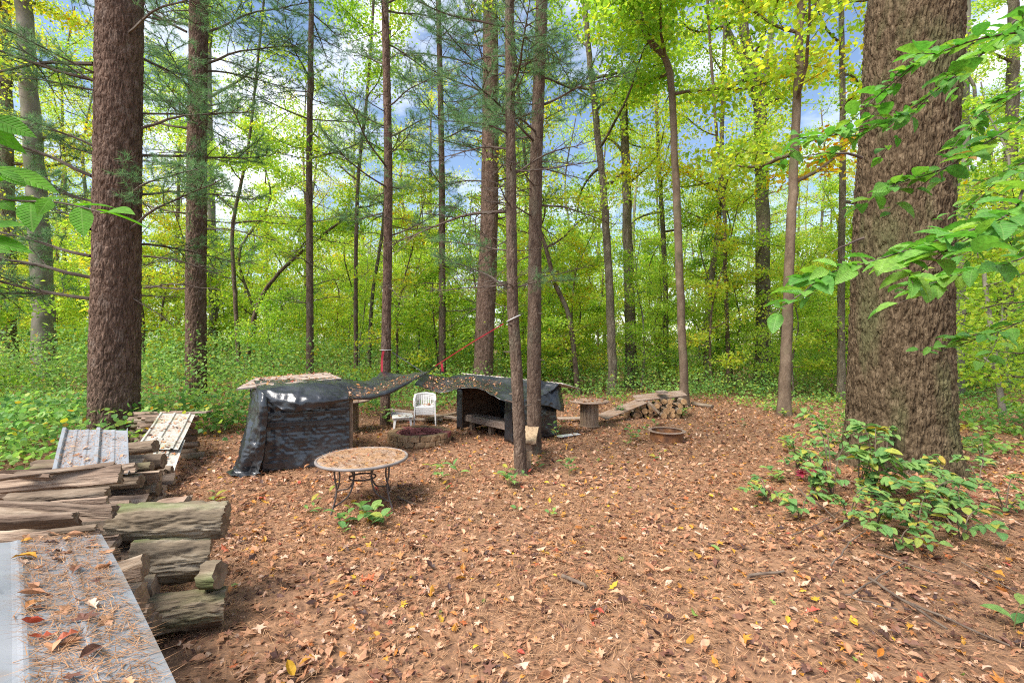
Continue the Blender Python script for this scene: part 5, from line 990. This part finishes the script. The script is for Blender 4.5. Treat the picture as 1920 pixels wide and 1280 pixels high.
for k, (px, py, n_, h_, lab) in enumerate([(1495, 880, 6, .45, 'fine-leaved shrub farthest left of the oak foot'), (1545, 860, 7, .65, 'upright fine-leaved shrub touching the left side of the oak'), (1590, 985, 5, .35, 'fine-leaved low shrub in front of the pale-leaved one'), (1770, 925, 5, .4, 'fine-leaved shrub on the right root of the oak'), (1885, 960, 5, .35, 'fine-leaved low shrub by the right edge'), (1660, 890, 6, .6, 'fine-leaved shrub close against the middle of the oak foot'), (1845, 880, 4, .4, 'fine-leaved shrub beyond the right root of the oak'), (1440, 940, 4, .25, 'low sprawling sprig nearest the bare path'), (1520, 935, 7, .38, 'tangled fine-leaved shrub between sparse sprig and red leaf shrub'), (1610, 925, 8, .5, 'dense fine-leaved shrub at the front left of the oak foot'), (1720, 1000, 7, .32, 'dense fine-leaved low shrub before the oak'), (1790, 965, 6, .3, 'dense fine-leaved low shrub right of the oak front'), (1640, 990, 6, .3, 'low tangle of fine leaves below the broad-leaved shrub')]):
    gg = np.random.default_rng(740 + k); shrub(px, py, [(gg.normal(0, .32), gg.normal(-.05, .22), h_ * gg.uniform(.5, 1.2), 11) for _ in range(n_)], lab, 740 + k, .085)
for k, (a0, b0, a1, b1, lab) in enumerate([(1480, 1010, 1590, 960, 'dry stem crossing the litter left of the oak shrubs'), (1560, 1075, 1640, 1010, 'dark dry twig below the oak shrub'), (1700, 900, 1780, 1010, 'thin dry stem in front of the oak foot'), (1800, 1060, 1915, 1130, 'dry stem at the right edge litter'), (1640, 1050, 1760, 1090, 'dry twig between the low green sprays'), (1500, 930, 1560, 985, 'short dry twig by the sparse sprig'), (1780, 960, 1900, 985, 'dry stem right of the low green shrub'), (1580, 1130, 1665, 1150, 'thin twig nearest the straight dark stick')]):
    stick(a0, b0, a1, b1, .006 + .002 * (k % 3), lab, 30 + k, .03 + .03 * (k % 3), .06)

# ------------------------------------------------------------------ leafy boughs reaching into the picture
BE = [leaf_mesh(leaf_shape(lambda s: serr(s), 19, .54, .12 + .05 * k, .16 - .07 * k, -.12 * k, seed=k, rough=.012, stalk=.06), M['leaf_beech']) for k in range(4)]
def bough(t, pts, nl, sz, seed, me, root, thick=.008, twigs=0, droop=.1, up_n=(0, -.25, 1), name='bough', swing=1.):
    """one bough: a wooden axis with leaves in two rows"""
    g = np.random.default_rng(seed); o3 = np.array(t.location); P = spline(np.vstack([[root], [Q(*p) for p in pts]]) - o3, 40); a = Acc(); tube(a, P, np.linspace(thick, .0018, 40), 5)
    L_ = [P[12:]]
    for k in range(twigs):
        i = int(14 + 24 * (k + .5) / twigs); ax = norm(P[min(i + 1, 39)] - P[i]); sd = norm(np.cross(ax, (0, 0, 1))) * (1 if k % 2 else -1); tw = branch(P[i], ax + sd * .8 + np.array((0, 0, g.uniform(-.35, .1))), g.uniform(.22, .42), 8, -.15, .15, g); tube(a, tw, np.linspace(.003, .0014, 8), 4); L_.append(tw[1:])
    bo = a.build(name, M['branch'], t, smooth=True)
    for li, ln in enumerate(L_):
        n = nl if li == 0 else max(4, nl // 4)
        for k in range(n):
            u = k / max(1, n - 1); i = min(int(u * (len(ln) - 1)), len(ln) - 2); ax = norm(ln[i + 1] - ln[i]); sd = norm(np.cross(ax, (0, 0, 1))) * (1 if k % 2 else -1)
            d = ax * g.uniform(.5, .9) + sd * swing * g.uniform(.5, .9) + np.array((0, 0, -droop * g.uniform(.2, 2.2))) if k < n - 1 else ax
            place_leaf(me[g.integers(0, len(me))], ln[i] + g.normal(0, .006, 3), d, np.array(up_n) + g.normal(0, .36, 3), sz * g.uniform(.5, 1.2), bo)
bt_ = np.array((3.75, 2.35, 0)); be = tag(empty('beech_tree', bt_), 'beech whose leafy boughs reach in from the right edge across the oak', 'tree')
a = Acc(); plain_trunk(a, np.array([(0, 0, -.1), (.05, 0, 1.5), (.0, .1, 3.5), (.1, .2, 6)]), .09, .04, 12, 24, 5); a.build('trunk', M['beech_bark'], be, smooth=True)
RT_ = lambda z: bt_ + np.array((0, 0, z))
bough(be, [(1960, 400, 2.1), (1820, 432, 1.95), (1640, 488, 1.9), (1492, 528, 1.95)], 40, .115, 801, BE, RT_(2.5), .007, 5, .22)
bough(be, [(1980, 340, 1.9), (1900, 395, 1.75), (1830, 440, 1.7), (1750, 480, 1.75)], 22, .13, 802, BE, RT_(2.6), .007, 4, .25)
bough(be, [(1980, 0, 2.5), (1820, 120, 2.4), (1660, 230, 2.45), (1480, 262, 2.6)], 44, .105, 803, BE, RT_(3.7), .008, 8, .25)
bough(be, [(1990, 60, 2.3), (1850, 70, 2.2), (1720, 120, 2.2), (1640, 185, 2.3)], 30, .11, 804, BE, RT_(3.6), .007, 5, .26)
bough(be, [(2000, 190, 2.4), (1880, 250, 2.3), (1760, 320, 2.3), (1650, 350, 2.4)], 34, .105, 805, BE, RT_(3.2), .007, 6, .25)
bough(be, [(2000, 470, 2.3), (1900, 490, 2.2), (1820, 510, 2.15), (1730, 535, 2.2)], 26, .11, 806, BE, RT_(2.3), .006, 5, .2)
bough(be, [(2000, 560, 2.6), (1920, 600, 2.6), (1850, 630, 2.6), (1790, 640, 2.7)], 24, .10, 807, BE, RT_(2.1), .006, 5, .18)
bough(be, [(2000, 130, 3.0), (1920, 170, 3.0), (1850, 200, 3.1), (1810, 260, 3.2)], 26, .10, 808, BE, RT_(3.4), .006, 6, .2)
bough(be, [(2010, 280, 3.2), (1930, 300, 3.2), (1860, 350, 3.2), (1815, 400, 3.3)], 26, .10, 809, BE, RT_(3.0), .006, 6, .2)
bough(be, [(2010, 420, 3.0), (1940, 410, 3.0), (1880, 440, 3.0), (1830, 470, 3.1)], 24, .10, 810, BE, RT_(2.5), .006, 5, .2)
bough(be, [(2010, 20, 3.4), (1950, 40, 3.4), (1890, 60, 3.4), (1830, 110, 3.5)], 24, .10, 821, BE, RT_(3.9), .006, 6, .2)
AS = [leaf_mesh(leaf_shape(lance, 13, .44, .10, .12 - .06 * k, -.06 * k, seed=k, stalk=.05), M['leaf_ash']) for k in range(3)]
at_ = np.array((-2.6, 1.35, 0)); asb = tag(empty('ash_sapling', at_), 'sapling whose bright green leaflets reach in at the left edge', 'tree')
a = Acc(); plain_trunk(a, np.array([(0, 0, -.1), (.03, 0, 1.2), (.0, .05, 2.6), (.05, .1, 3.6)]), .025, .010, 10, 20, 6); a.build('trunk', M['grey_bark'], asb, smooth=True)
AT_ = lambda z: at_ + np.array((0, 0, z))
bough(asb, [(-120, 330, 1.25), (0, 372, 1.2), (110, 380, 1.15), (205, 402, 1.12)], 12, .115, 811, AS, AT_(2.35), .004, 0, -.12, (.15, -.75, .8), swing=.8)
bough(asb, [(-130, 240, 1.2), (-70, 225, 1.15), (-40, 222, 1.12), (-15, 222, 1.1)], 5, .135, 812, AS, AT_(2.55), .004, 0, -.1, (.1, -.9, .6), swing=.5)
bough(asb, [(-130, 300, 1.25), (-70, 310, 1.2), (-30, 318, 1.18), (0, 325, 1.15)], 6, .135, 813, AS, AT_(2.45), .004, 0, -.1, (.1, -.7, .8), swing=.6)
bough(asb, [(-130, 440, 1.15), (-80, 450, 1.1), (-50, 455, 1.08), (-20, 465, 1.05)], 6, .135, 814, AS, AT_(2.2), .004, 0, -.1, (.1, -.7, .8), swing=.6)
